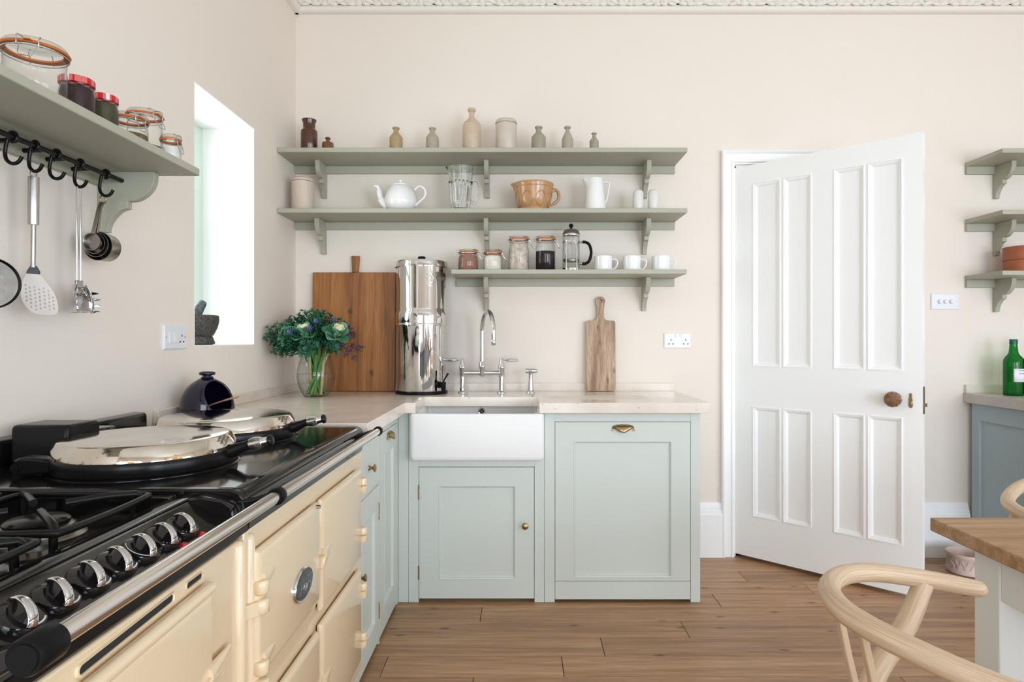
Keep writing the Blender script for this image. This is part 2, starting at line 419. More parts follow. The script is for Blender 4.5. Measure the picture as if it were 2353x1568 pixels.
def rust(m):
    # baked-on brown spots along the lower edge of the domed lids
    t = m.node_tree; b = t.nodes['Principled BSDF']; src = b.inputs['Base Color'].links[0].from_socket
    co = t.nodes.new('ShaderNodeTexCoord'); sp = t.nodes.new('ShaderNodeSeparateXYZ'); t.links.new(co.outputs['Object'], sp.inputs[0])
    z = t.nodes.new('ShaderNodeMapRange'); z.inputs[1].default_value = 0.944; z.inputs[2].default_value = 0.968; z.inputs[3].default_value = 0.22; z.inputs[4].default_value = -0.12
    t.links.new(sp.outputs['Z'], z.inputs[0])
    n = t.nodes.new('ShaderNodeTexNoise'); n.inputs['Scale'].default_value = 55; n.inputs['Detail'].default_value = 5
    t.links.new(co.outputs['Object'], n.inputs['Vector'])
    a = t.nodes.new('ShaderNodeMath'); a.operation = 'ADD'; t.links.new(n.outputs['Fac'], a.inputs[0]); t.links.new(z.outputs[0], a.inputs[1])
    r = t.nodes.new('ShaderNodeMapRange'); r.inputs[1].default_value = 0.66; r.inputs[2].default_value = 0.80; t.links.new(a.outputs[0], r.inputs[0])
    x = t.nodes.new('ShaderNodeMix'); x.data_type = 'RGBA'; t.links.new(r.outputs[0], x.inputs[0]); t.links.new(src, x.inputs[6]); x.inputs[7].default_value = (0.30, 0.16, 0.055, 1)
    t.links.new(x.outputs[2], b.inputs['Base Color'])
    q = t.nodes.new('ShaderNodeMapRange'); q.inputs[3].default_value = 0.07; q.inputs[4].default_value = 0.4; t.links.new(r.outputs[0], q.inputs[0]); t.links.new(q.outputs[0], b.inputs['Roughness'])
rust(K['lid'])
K['rail'] = paint('satin_chrome_rail', (0.70, 0.66, 0.62), 0.16, 1.0, bump=(30, 0.02))
K['badge'] = paint('badge_field_enamel', (0.035, 0.045, 0.045), 0.25, bump=(40, 0.02))
K['blade'] = paint('worn_steel_blade', (0.40, 0.36, 0.33), 0.5, 1.0, var=(30, 0.3, (0.36, 0.32, 0.29)))
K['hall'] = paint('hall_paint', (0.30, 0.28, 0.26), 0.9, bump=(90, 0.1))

# ================================================================== the room
LX, BY, RX, FY, CZ = -1.244, 3.5, 4.0, -2.5, 3.36
struct(MB().box(LX - 0.3, RX + 0.1, FY - 0.1, BY + 0.15, -0.08, -0.012).build('floor', K['dark'], smooth=0), 'wide oak board floor running across the kitchen', 'floor')
FL = bpy.data.objects['floor']
# boards: rows across the room, known end joints first
row0, pitch = 2.834, 0.147
known = {0: [0.905], -1: [-0.17], -2: [0.684], -3: [0.323], -4: [-0.50, 0.157], -5: [-0.165], 1: [-0.6], 2: [1.13], 3: [0.2]}
known[1] = [1.393]
rr = random.Random(3)
for k in range(-23, 5):
    y0, y1 = row0 + k * pitch, min(row0 + (k + 1) * pitch, BY + 0.01)
    js = list(known.get(k, [rr.uniform(-0.9, 1.1)]))
    while js[-1] < RX - 0.7: js.append(js[-1] + rr.uniform(1.35, 2.1))
    while js[0] > LX + 0.7: js.insert(0, js[0] - rr.uniform(1.35, 2.1))
    js = [LX - 0.02] + [j for j in js if LX + 0.15 < j < RX - 0.15] + [RX + 0.02]
    for a, b in zip(js[:-1], js[1:]):
        g = 0.0011; e = 0.0022; z1 = rr.uniform(-0.0006, 0.0)
        m = MB().loft([[(a + g, y0 + g, -0.012), (b - g, y0 + g, -0.012), (b - g, y1 - g, -0.012), (a + g, y1 - g, -0.012)],
                       [(a + g, y0 + g, z1 - 0.0012), (b - g, y0 + g, z1 - 0.0012), (b - g, y1 - g, z1 - 0.0012), (a + g, y1 - g, z1 - 0.0012)],
                       [(a + e, y0 + e, z1), (b - e, y0 + e, z1), (b - e, y1 - e, z1), (a + e, y1 - e, z1)]], False, True)
        m.build('plank', K['floor'], FL, smooth=0)

# left wall with the deep window opening over the worktop
wy0, wy1, wz0, wz1 = 2.408, 2.952, 1.175, 2.188
m = MB(); x0, x1 = LX - 0.30, LX
m.box(x0, x1, FY - 0.1, wy0, -0.08, CZ).box(x0, x1, wy1, BY + 0.15, -0.08, CZ).box(x0, x1, wy0, wy1, -0.08, wz0).box(x0, x1, wy0, wy1, wz1, CZ)
struct(m.build('wall_left', K['wall'], smooth=0), 'warm off-white wall behind the range cooker, with a deep window opening', 'wall')
# white painted lining of the opening
m = MB(); t = 0.004
m.box(x0 + 0.05, x1 + 0.0005, wy1 - t, wy1, wz0, wz1).box(x0 + 0.05, x1 + 0.0005, wy0, wy0 + t, wz0, wz1)
m.box(x0 + 0.05, x1 + 0.0005, wy0 + t, wy1 - t, wz1 - t, wz1).box(x0 + 0.05, x1 + 0.0005, wy0 + t, wy1 - t, wz0, wz0 + t)
struct(m.build('trim_1', K['reveal'], smooth=0), 'bright white plaster reveal of the deep window', 'trim')
w1 = struct(thing('window_1', '', 'window', (-1.49, 2.68, wz0 + t)), 'tall narrow window with a pale green frame deep in the cooker wall', 'window')
fx0, fx1, fw = -1.515, -1.482, 0.075
m = MB(); a0, a1, b0, b1 = wy0 + t, wy1 - t, wz0 + t, wz1 - t
m.box(fx0, fx1, a1 - fw, a1, b0, b1).box(fx0, fx1, a0, a0 + fw, b0, b1).box(fx0, fx1, a0 + fw, a1 - fw, b1 - fw, b1).box(fx0, fx1, a0 + fw, a1 - fw, b0, b0 + fw)
m.build('window_frame', K['mint'], w1, bevel=0.003)
MB().box(fx0 + 0.014, fx0 + 0.018, a0 + fw, a1 - fw, b0 + fw, b1 - fw).build('pane', K['pane'], w1, smooth=0)
MB().box(fx0 + 0.005, fx1 - 0.004, a0 + fw, a1 - fw, 1.66, 1.69).build('glazing_bar', K['mint'], w1, bevel=0.002)

# back wall with the doorway
dx0, dx1, dz1 = 1.185, 2.068, 2.165
m = MB()
m.box(LX, dx0, BY, BY + 0.15, -0.08, CZ).box(dx1, RX + 0.1, BY, BY + 0.15, -0.08, CZ).box(dx0, dx1, BY, BY + 0.15, dz1, CZ)
struct(m.build('wall_back', K['wall'], smooth=0), 'warm off-white back wall carrying the sage shelves and the door', 'wall')
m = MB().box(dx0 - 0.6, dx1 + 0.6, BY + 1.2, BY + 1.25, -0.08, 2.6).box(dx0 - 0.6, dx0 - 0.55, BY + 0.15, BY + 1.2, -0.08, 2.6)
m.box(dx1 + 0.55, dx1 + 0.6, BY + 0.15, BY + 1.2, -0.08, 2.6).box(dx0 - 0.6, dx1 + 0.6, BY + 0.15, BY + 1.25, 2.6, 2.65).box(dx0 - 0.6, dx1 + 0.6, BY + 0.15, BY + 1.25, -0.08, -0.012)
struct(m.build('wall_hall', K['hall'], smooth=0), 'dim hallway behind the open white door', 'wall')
# right wall with a wide window, rear wall with glazed doors (behind the viewer)
ry0, ry1, rz0, rz1 = -1.90, 0.80, 0.10, 2.25
m = MB().box(RX, RX + 0.1, FY - 0.1, ry0, -0.08, CZ).box(RX, RX + 0.1, ry1, BY, -0.08, CZ).box(RX, RX + 0.1, ry0, ry1, -0.08, rz0).box(RX, RX + 0.1, ry0, ry1, rz1, CZ)
struct(m.build('wall_right', K['wall'], smooth=0), 'off-white wall with glazed doors', 'wall')
m = MB(); s0, s1 = 0.95, 2.25
for a, b in ((LX, -1.15), (0.85, 1.80), (3.90, RX)): m.box(a, b, FY - 0.1, FY, -0.08, CZ)
for a, b, s_ in ((-1.15, 0.85, 0.12), (1.80, 3.90, 0.12)): m.box(a, b, FY - 0.1, FY, -0.08, s_).box(a, b, FY - 0.1, FY, s1, CZ)
struct(m.build('wall_front', K['wall'], smooth=0), 'off-white wall with glazed garden doors', 'wall')
def sash(n, lab, T, u0, u1, v0, v1, bars):
    m = MB(T); f = 0.06
    m.box(u0, u0 + f, 0, 0.05, v0, v1).box(u1 - f, u1, 0, 0.05, v0, v1).box(u0 + f, u1 - f, 0, 0.05, v1 - f, v1).box(u0 + f, u1 - f, 0, 0.05, v0, v0 + f)
    for u in bars: m.box(u - 0.018, u + 0.018, 0.01, 0.04, v0 + f, v1 - f)
    vm = (v0 + v1) / 2; m.box(u0 + f, u1 - f, 0.005, 0.045, vm - 0.025, vm + 0.025)
    struct(m.build(n, K['white'], smooth=0), lab, 'window')
sash('window_2', 'wide white glazed doors in the right wall', lambda u, w, v: (RX + w, u, v), ry0, ry1, rz0, rz1, [-1.0, -0.1])
sash('window_3', 'wide white glazed garden doors behind the viewer', lambda u, w, v: (u, FY - w, v), -1.15, 0.85, 0.12, s1, [-0.5, -0.15, 0.2])
sash('window_4', 'wide white glazed garden doors behind the table side', lambda u, w, v: (u, FY - w, v), 1.80, 3.90, 0.12, s1, [2.5, 3.2])
struct(MB().box(LX - 0.3, RX + 0.1, FY - 0.1, BY + 0.15, CZ, CZ + 0.1).build('ceiling', K['ceiling'], smooth=0), 'high white ceiling', 'ceiling')

# plaster cornice: roll moulding and a carved leaf frieze, along the back and left walls
def cornice(name, T, u0, u1, lab):
    root = struct(thing(name, '', 'trim', (0, 0, 0)), lab, 'trim')
    prof = [(0.0, 3.004), (0.018, 3.004)] + [(0.018 + 0.022 * math.sin(a * PI / 8) , 3.022 - 0.018 * math.cos(a * PI / 8)) for a in range(1, 8)] + [(0.022, 3.04), (0.022, 3.046), (0.0, 3.046)]
    m = MB(T); m.loft([[(u0, p, z) for p, z in prof], [(u1, p, z) for p, z in prof]]); m.build('roll_moulding', K['cornice'], root)
    m = MB(T); m.loft([[(u, p, z) for p, z in ((0, 3.046), (0.012, 3.046), (0.05, 3.12), (0.20, 3.30), (0.20, CZ), (0, CZ))] for u in (u0, u1)]); m.build('backing', K['gap_shade'], root, smooth=0)
    m = MB(T); m.loft([[(u, p, z) for p, z in ((0, 3.26), (0.20, 3.26), (0.25, 3.30), (0.26, CZ), (0, CZ))] for u in (u0, u1)]); m.build('top_moulding', K['cornice'], root)
    m = MB(T); r2 = random.Random(5); per = 0.336
    def lobe(u, q, su, sq, tilt):
        # q runs up the slope of the backing
        p = 0.014 + 0.60 * q; z = 3.046 + 0.80 * q; loops = []; seg = 8
        for i in range(6):
            th = PI * i / 5; l = []
            for j in range(seg):
                a = 2 * PI * j / seg
                x = math.sin(th) * math.cos(a) * su + 1e-5 * math.cos(a); y = -math.cos(th) * sq; h = math.sin(th) * math.sin(a) * 0.016
                xr = x * math.cos(tilt) - y * math.sin(tilt); yr = x * math.sin(tilt) + y * math.cos(tilt)
                l.append((u + xr, p + 0.6 * yr + 0.8 * h + 0.012, z + 0.8 * yr - 0.6 * h))
            loops.append(l)
        m.loft(loops)
    n = int((u1 - u0) / per) + 1
    for i in range(n):
        c = u0 + per * (i + 0.5)
        for du, q, su, sq, tl in ((0, .05, .016, .05, 0), (.032, .035, .015, .040, -.5), (-.032, .035, .015, .04, .5), (.062, .03, .013, .034, -.9), (-.062, .03, .013, .034, .9),
                                  (.09, .018, .012, .028, -1.2), (-.09, .018, .012, .028, 1.2), (.118, .03, .014, .030, .6), (-.118, .03, .014, .03, -.6), (.146, .022, .015, .03, -.3), (-.146, .022, .015, .03, .3),
                                  (.168, .05, .018, .05, 0), (.05, .10, .028, .05, -.7), (-.05, .10, .028, .05, .7), (.115, .10, .03, .05, .5), (-.115, .10, .03, .05, -.5), (0, .15, .03, .06, 0), (.168, .15, .03, .06, 0), (.085, .17, .03, .06, -.4), (-.085, .17, .03, .06, .4),
                                  (.045, .006, .022, .012, 0), (-.045, .006, .022, .012, 0), (.105, .004, .020, .010, 0), (-.105, .004, .02, .01, 0), (.15, .004, .02, .01, 0), (-.15, .004, .02, .01, 0), (0, .004, .018, .01, 0)):
            if c + du < u1 and c + du > u0: lobe(c + du, q, su * r2.uniform(1.15, 1.55), sq * r2.uniform(1.0, 1.3), tl + r2.uniform(-.25, .25))
    o = m.build('leaf_relief', K['cornice'], root, smooth=60); o['kind'] = 'stuff'
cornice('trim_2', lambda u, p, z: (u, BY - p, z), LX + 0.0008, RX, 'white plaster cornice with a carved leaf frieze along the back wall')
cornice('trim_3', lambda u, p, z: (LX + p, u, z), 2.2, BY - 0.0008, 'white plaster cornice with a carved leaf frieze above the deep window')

# skirting boards and door architrave
def skirting(name, x0, x1, lab):
    prof = [(0, 0), (0.030, 0), (0.030, 0.235), (0.024, 0.244), (0.024, 0.254), (0.017, 0.262), (0.017, 0.274), (0.011, 0.284), (0.008, 0.298), (0, 0.298)]
    m = MB(); m.loft([[(x, BY - p, z) for p, z in prof] for x in (x0, x1)])
    struct(m.build(name, K['white'], smooth=25), lab, 'skirting board')
skirting('baseboard_left', 0.83, 1.1135, 'tall moulded white skirting board between the sage cabinets and the door')
skirting('baseboard_right', 2.142, 2.478, 'tall moulded white skirting board behind the pink bowl')
ar = struct(thing('trim_4', '', 'trim', (1.15, BY, 0)), 'moulded white architrave around the doorway', 'trim')
prof = [(0, 0.030), (0.008, 0.034), (0.014, 0.030), (0.016, 0.022), (0.022, 0.020), (0.050, 0.020), (0.054, 0.026), (0.062, 0.026), (0.066, 0.016), (0.0715, 0.016)]
def arch(u0, sgn, n, zt):
    m = MB(); l = [(u0 + sgn * a, p) for a, p in prof]
    l = [(u0, 0)] + l + [(u0 + sgn * 0.0715, 0)]
    m.loft([[(x, BY - p, 0) for x, p in l], [(x, BY - p, zt - abs(x - u0)) for x, p in l]]); m.build(n, K['white'], ar, smooth=25)
arch(1.1135, 1, 'jamb_moulding', 2.243); arch(2.1395, -1, 'jamb_moulding', 2.243)
l = [(0, 0)] + prof + [(0.0715, 0)]
MB().loft([[(1.1135 + a, BY - p, 2.243 - a) for a, p in l], [(2.1395 - a, BY - p, 2.243 - a) for a, p in l]]).build('head_moulding', K['white'], ar, smooth=25)
m = MB().box(dx0 - 0.004, dx0 + 0.012, BY + 0.002, BY + 0.148, -0.01, dz1).box(dx1 - 0.012, dx1 + 0.004, BY + 0.002, BY + 0.148, -0.01, dz1).box(dx0, dx1, BY + 0.002, BY + 0.148, dz1 - 0.012, dz1 + 0.004)
m.build('door_lining', K['white'], ar, smooth=0)

# ------------------------------------------------------------------ the open door (hinged left, swung into the room)
H0 = Vector((1.1815, 3.487)); H1 = Vector((1.832, 2.872)); DW = (H1 - H0).length
dd = (H1 - H0) / DW; dn = Vector((dd.y, -dd.x))            # dn points to the room side facing the viewer
if dn.y > 0: dn = -dn
TD = lambda u, w, z: (H0.x + dd.x * u + dn.x * w, H0.y + dd.y * u + dn.y * w, z)
dr = struct(thing('door_1', '', 'door', (H0.x, H0.y, 0.02)), 'tall white eight-panelled door standing open into the kitchen', 'door')
z0, z1, th = 0.022, 2.148, 0.042
us = [0.0, 0.106, 0.255, 0.268, 0.411, 0.516, 0.656, 0.668, 0.816, DW]
zs = [z0, 0.243, 0.839, 1.054, 2.046, z1]
m = MB(TD)
for a, b in ((us[0], us[1]), (us[4], us[5]), (us[8], us[9])): m.box(a, b, -th, 0, z0, z1)
for a, b in ((us[1], us[4]), (us[5], us[8])):
    for c, d in ((zs[0], zs[1]), (zs[2], zs[3]), (zs[4], zs[5])): m.box(a, b, -th, 0, c, d)
for a, b in ((us[2], us[3]), (us[6], us[7])):
    for c, d in ((zs[1], zs[2]), (zs[3], zs[4])): m.box(a, b, -th, 0, c, d)
m.build('door_frame', K['white'], dr, smooth=0)
def ring(m, a0, a1, b0, b1, steps):
    """picture-frame moulding: steps = [(inset, height)]"""
    m.loft([[(a0 + i, w, b0 + i), (a1 - i, w, b0 + i), (a1 - i, w, b1 - i), (a0 + i, w, b1 - i)] for i, w in steps], False, False)
for a, b in ((us[1], us[2]), (us[3], us[4]), (us[5], us[6]), (us[7], us[8])):
    for c, d in ((zs[1], zs[2]), (zs[3], zs[4])):
        p = MB(TD).box(a, b, -0.030, -0.014, c, d).build('panel', K['white'], dr, smooth=0)
        for sg, dw in ((1, 0), (-1, -th)):
            mm = MB(TD); ring(mm, a, b, c, d, [(0, dw + sg * -0.001), (0.0, dw + sg * 0.003), (0.005, dw + sg * 0.004), (0.007, dw + sg * -0.001), (0.012, dw + sg * -0.002), (0.020, dw + sg * -0.009), (0.022, dw + sg * -0.0135), (0.026, dw + sg * -0.0145)])
            mm.build('panel_moulding', K['white'], p, smooth=20)
# knob, escutcheon, lock, hinges
Q = Vector((dn.x, dn.y, 0)).to_track_quat('Z', 'Y').to_matrix()
kp = Vector(TD(0.785, 0, 0.924))
k = MB().lathe([(0.030, 0), (0.030, 0.004), (0.022, 0.008), (0.012, 0.012), (0.012, 0.024), (0.030, 0.032), (0.037, 0.042), (0.037, 0.048)], kp, 12, Q).build('door_knob', K['brass'], dr, smooth=25)
MB().lathe([(0.036, 0.046), (0.033, 0.060), (0.018, 0.068), (0.004, 0.070)], kp, 9, Q).build('amber_facet', paint('amber_glass_knob', (0.12, 0.045, 0.022), 0.08, coat=0.8, var=(50, 0.3, (0.28, 0.14, 0.075))), k, smooth=0)
bpy.data.objects['amber_facet']['label'] = 'amber faceted knob face'
m = MB(TD); eu = 0.849
m.loft([[(eu + hw * c_, w, z) for hw, z in ((0.003, 0.954), (0.0055, 0.948), (0.006, 0.940), (0.004, 0.936), (0.007, 0.930), (0.0085, 0.922), (0.0065, 0.917), (0.0085, 0.908), (0.0085, 0.898), (0.006, 0.890), (0.002, 0.886)) for c_ in (1,)] +
        [(eu - hw, w, z) for hw, z in reversed(((0.003, 0.954), (0.0055, 0.948), (0.006, 0.940), (0.004, 0.936), (0.007, 0.930), (0.0085, 0.922), (0.0065, 0.917), (0.0085, 0.908), (0.0085, 0.898), (0.006, 0.890), (0.002, 0.886)))] for w in (0.0, 0.004)])
e = m.build('escutcheon', K['brass'], dr, bevel=0.001)
MB(TD).loft([[(eu + hw, w, z) for hw, z in ((0.0035, 0.914), (0.0045, 0.905), (0.003, 0.897), (-0.003, 0.897), (-0.0045, 0.905), (-0.0035, 0.914))] for w in (0.004, 0.0065)]).build('keyhole_cover', K['brass'], e, bevel=0.001)
lp = MB(TD).box(DW, DW + 0.0025, -0.034, -0.006, 0.860, 0.985).build('lock_plate', K['dsteel'], dr, smooth=0)
MB(TD).box(DW + 0.002, DW + 0.013, -0.028, -0.014, 0.893, 0.909).build('latch_bolt', K['brass'], lp, smooth=0)
for zz in (1.86, 0.30):
    h = MB(TD).lathe([(0.0055, 0), (0.0055, 0.10)], TD(0, 0, 0), 10) if False else MB()
    c_ = TD(-0.002, 0.006, 0)
    for i in range(5): h.lathe([(0.0058, i * 0.021), (0.0058, i * 0.021 + 0.0195)], (c_[0], c_[1], zz), 10)
    h.build('hinge', K['white'], dr, smooth=30)

# ------------------------------------------------------------------ switch plates on the walls
def plate(name, lab, T, u0, u1, v0, v1):
    t_ = thing(name, lab, 'switch' if 'socket' not in name else 'socket', T((u0 + u1) / 2, 0, (v0 + v1) / 2))
    m = MB(T); m.loft([[(u0, 0, v0), (u1, 0, v0), (u1, 0, v1), (u0, 0, v1)], [(u0, .006, v0), (u1, .006, v0), (u1, .006, v1), (u0, .006, v1)], [(u0 + .004, .009, v0 + .004), (u1 - .004, .009, v0 + .004), (u1 - .004, .009, v1 - .004), (u0 + .004, .009, v1 - .004)]])
    m.build('face_plate', K['plastic'], t_, smooth=0)
    for u in (u0 + .011, u1 - .011):
        MB(T).loft([[(u + .0028 * math.cos(a * PI / 4), w, (v0 + v1) / 2 + .0028 * math.sin(a * PI / 4)) for a in range(8)] for w in (.008, .0098)]).build('screw', K['steel'], t_, smooth=0)
    return t_
TB = lambda u, w, v: (u, BY - w, v)
TL = lambda u, w, v: (LX + w, u, v)
def holes3(T, t_, cu, cv, mat=None):
    for du, dv, a, b in ((0, .010, .0022, .0045), (-.0115, -.0125, .0038, .0025), (.0115, -.0125, .0038, .0025)):
        MB(T).box(cu + du - a, cu + du + a, .0088, .0094, cv + dv - b, cv + dv + b).build('pin_slot', K['dark'], t_, smooth=0)
s_ = plate('wall_socket', 'white double power socket on the back wall by the door', TB, .797, .945, 1.153, 1.236)
for cu in (.835, .917): holes3(TB, s_, cu, 1.189)
for cu in (.864, .890):
    MB(TB).loft([[(cu - .006, .0088, 1.211), (cu + .006, .0088, 1.211), (cu + .006, .0088, 1.229), (cu - .006, .0088, 1.229)], [(cu - .006, .0105, 1.211), (cu + .006, .0105, 1.211), (cu + .006, .013, 1.229), (cu - .006, .013, 1.229)]]).build('rocker', K['plastic'], s_, smooth=0)
s_ = plate('dimmer_switch', 'white plate with three round dimmer knobs on the back wall', TB, 2.276, 2.430, 1.367, 1.456)
for cu in (2.322, 2.353, 2.385):
    MB().lathe([(.0125, .008), (.0115, .020), (.010, .022)], (cu, BY, 1.411), 20, Matrix.Rotation(PI / 2, 3, 'X')).build('dimmer_knob', K['plastic'], s_)
s_ = plate('cooker_switch', 'white switch and socket plate on the wall beside the deep window', TL, 2.192, 2.338, 1.166, 1.252)
for cu, w in ((2.231, .011), (2.263, .011)):
    MB(TL).loft([[(cu - w, .0088, 1.190), (cu + w, .0088, 1.190), (cu + w, .0088, 1.226), (cu - w, .0088, 1.226)], [(cu - w, .014, 1.190), (cu + w, .014, 1.190), (cu + w, .0105, 1.226), (cu - w, .0105, 1.226)]]).build('rocker', K['plastic'], s_, smooth=0)
holes3(TL, s_, 2.305, 1.205)

# ================================================================== cabinets
TF = lambda y: (lambda u, w, v: (u, y - w, v))          # faces the viewer
TS = lambda x: (lambda u, w, v: (x + w, u, v))          # faces +X
def shaker(parent, T, u0, u1, v0, v1, rec, mat, name='door', flush_bottom=False):
    """framed door with a recessed panel; front at w = 0"""
    r0, r1, q0, q1 = rec; th = 0.022
    m = MB(T).box(u0, r0, -th, 0, v0, v1).box(r1, u1, -th, 0, v0, v1).box(r0, r1, -th, 0, q1, v1)
    m.box(r0, r1, -th, 0, v0, q0)
    d = m.build(name, mat, parent, smooth=0)
    MB(T).box(r0 - .002, r1 + .002, -th + .001, -.010, q0 - .002, q1 + .002).build('panel', mat, d, smooth=0)
    mm = MB(T); ring(mm, r0, r1, q0, q1, [(0, -.002), (0, .0005), (.003, .0018), (.007, .0005), (.009, -.004), (.010, -.008), (.013, -.0105)])
    mm.build('panel_moulding', mat, d, smooth=20)
    return d
def cup_pull(parent, T, cu, cv):
    """half-shell cup handle, open below"""
    m = MB(T); loops = []
    for i in range(13):
        a = PI * i / 12; l = []
        for j in range(7):
            b = PI / 2 * j / 6
            l.append((cu - .050 * math.cos(a) * (0.35 + 0.65 * math.cos(b)) , .024 * math.sin(a) ** .7 * math.sin(b) ** .6 + .001, cv + .014 - .026 * (1 - math.cos(b)) * 0 + (.018 * math.sin(a) ** .6 * math.cos(b) - .016 * math.sin(b) * math.sin(a) ** .5)))
        loops.append(l)
    m.loft(loops, False, False, closed=False)
    h = m.build('cup_handle', K['brass'], parent, solid=.0022, smooth=60)
    mm = MB(T)
    for s in (-1, 1):
        mm.loft([[(cu + s * .0485 + .0065 * math.cos(k * PI / 5), w, cv + .006 + .0055 * math.sin(k * PI / 5)) for k in range(10)] for w in (0, .0025)])
    mm.build('fixing_plate', K['brass'], h, smooth=30)
def knob(parent, T, cu, cv, r=.0145):
    p = Vector(T(cu, 0, cv)); q = (Vector(T(cu, 1, cv)) - p).to_track_quat('Z', 'Y').to_matrix()
    MB().lathe([(r * .75, 0), (r * .7, .002), (r * .42, .005), (r * .38, .014), (r * .6, .017), (r, .020), (r, .0235), (r * .7, .0265), (r * .1, .028)], p, 20, q).build('knob', K['brass'], parent, smooth=40)
def butt_hinge(parent, T, cu, v0, v1):
    m = MB(T)
    for i in range(3):
        a = v0 + (v1 - v0) * i / 3; m.box(cu - .0032, cu + .0032, -.002, .0035, a + .0006, a + (v1 - v0) / 3 - .0006)
    m.build('hinge', K['brass'], parent, bevel=.0012)

# sink base cabinet
CF = 2.88; T = TF(CF)
c1 = thing('sink_cabinet', 'sage base cabinet under the white sink, one door with a brass knob', 'cabinet', (-.2, 3.18, 0))
m = MB().box(-.555, .1105, CF + .024, 3.48, .09, .105).box(-.555, -.538, CF + .03, 3.48, .03, .665).box(.094, .1105, CF + .03, 3.48, .03, .665).box(-.555, .1105, 3.46, 3.48, .03, .665).box(-.555, .1105, 2.93, 2.945, 0, .09)
m.build('carcass', K['cab'], c1, smooth=0)
MB(T).box(-.556, -.5098, -.03, 0, 0, .866).build('corner_post', K['cab'], c1, bevel=.0015)
MB(T).box(-.509, -.463, -.024, 0, 0, .866).build('stile', K['cab'], c1, bevel=.0015)
MB(T).box(.0655, .1105, -.024, 0, 0, .866).build('stile', K['cab'], c1, bevel=.0015)
MB(T).box(-.463, .0655, -.024, -.0005, .6195, .6565).build('rail', K['cab'], c1, bevel=.0015)
d = shaker(c1, T, -.4605, .0635, .0185, .6170, (-.3714, -.0179, .1037, .535), K['cab'])
knob(d, T, .0228, .353)
butt_hinge(d, T, -.4622, .470, .5386); butt_hinge(d, T, -.4622, .104, .169)
# appliance cabinet right of the sink
c2 = thing('appliance_cabinet', 'sage cabinet with one tall panelled front and a brass cup handle, right of the sink', 'cabinet', (.466, 3.18, 0))
MB().box(.112, .128, CF + .025, 3.46, .02, .866).box(.128, .80, 3.44, 3.46, .02, .866).box(.128, .80, 2.94, 2.955, 0, .09).build('carcass', K['cab'], c2, smooth=0)
MB(T).box(.1115, .1585, -.025, 0, 0, .867).build('stile', K['cab'], c2, bevel=.0015)
MB(T).box(.7785, .8225, -.025, 0, 0, .867).build('stile', K['cab'], c2, bevel=.0015)
MB().box(.802, .8215, CF + .025, 3.468, 0, .867).build('end_panel', K['cab'], c2, smooth=0)
MB(T).box(.1585, .7785, -.025, -.001, .8255, .867).build('rail', K['cab'], c2, bevel=.001)
d = shaker(c2, T, .1605, .7765, .0985, .8235, (.2443, .6951, .112, .739), K['cab'], 'door')
cup_pull(d, T, .4697, .781)
MB(T).box(.160, .777, -.024, -.001, .0135, .0958).build('plinth_board', K['cab'], c2, bevel=.001)
# left run: pull-out cabinet and drawer cabinet facing the room
FX = -.556; T = TS(FX)
c3 = thing('pull_out_cabinet', 'narrow sage pull-out cabinet with a brass cup handle in the corner', 'cabinet', (-.9, 2.68, 0))
MB().box(-1.22, FX - .024, 2.497, 2.515, .02, .866).box(-1.22, FX - .024, 2.86, 2.878, .02, .866).box(-1.22, -.66, 2.515, 2.86, .09, .105).box(-.62, -.605, 2.50, 2.875, 0, .09).build('carcass', K['cab'], c3, smooth=0)
MB(T).box(2.855, 2.8795, -.024, 0, 0, .866).build('stile', K['cab'], c3, bevel=.0015)
MB(T).box(2.498, 2.855, -.024, -.001, .8255, .866).build('rail', K['cab'], c3, bevel=.001)
d = shaker(c3, T, 2.5005, 2.853, .0985, .8235, (2.585, 2.775, .112, .735), K['cab'], 'door')
cup_pull(d, T, 2.685, .779)
MB(T).box(2.5, 2.854, -.024, -.001, .0135, .0958).build('plinth_board', K['cab'], c3, bevel=.001)
c4 = thing('drawer_cabinet', 'sage cabinet with a drawer over a door, between the cooker and the corner', 'cabinet', (-.9, 2.31, 0))
MB().box(-1.22, FX - .024, 2.135, 2.153, .02, .866).box(-1.22, FX - .024, 2.479, 2.4965, .02, .866).box(-1.22, -.66, 2.153, 2.479, .09, .105).box(-.62, -.605, 2.137, 2.49, 0, .09).build('carcass', K['cab'], c4, smooth=0)
MB(T).box(2.485, 2.4965, -.024, 0, 0, .866).build('stile', K['cab'], c4, bevel=.0015)
MB(T).box(2.136, 2.150, -.024, 0, 0, .866).build('stile', K['cab'], c4, bevel=.0015)
MB(T).box(2.15, 2.485, -.024, -.001, .8255, .866).build('rail', K['cab'], c4, bevel=.001)
MB(T).box(2.15, 2.485, -.024, -.001, .632, .640).build('rail', K['cab'], c4, bevel=.001)
d = MB(T).box(2.152, 2.4835, -.022, 0, .6415, .8235).build('drawer', K['cab'], c4, bevel=.001)
knob(d, T, 2.320, .728)
d = shaker(c4, T, 2.152, 2.4835, .0185, .6305, (2.215, 2.42, .1037, .548), K['cab'])
knob(d, T, 2.176, .377)
butt_hinge(d, T, 2.4845, .490, .559); butt_hinge(d, T, 2.4845, .10, .165)
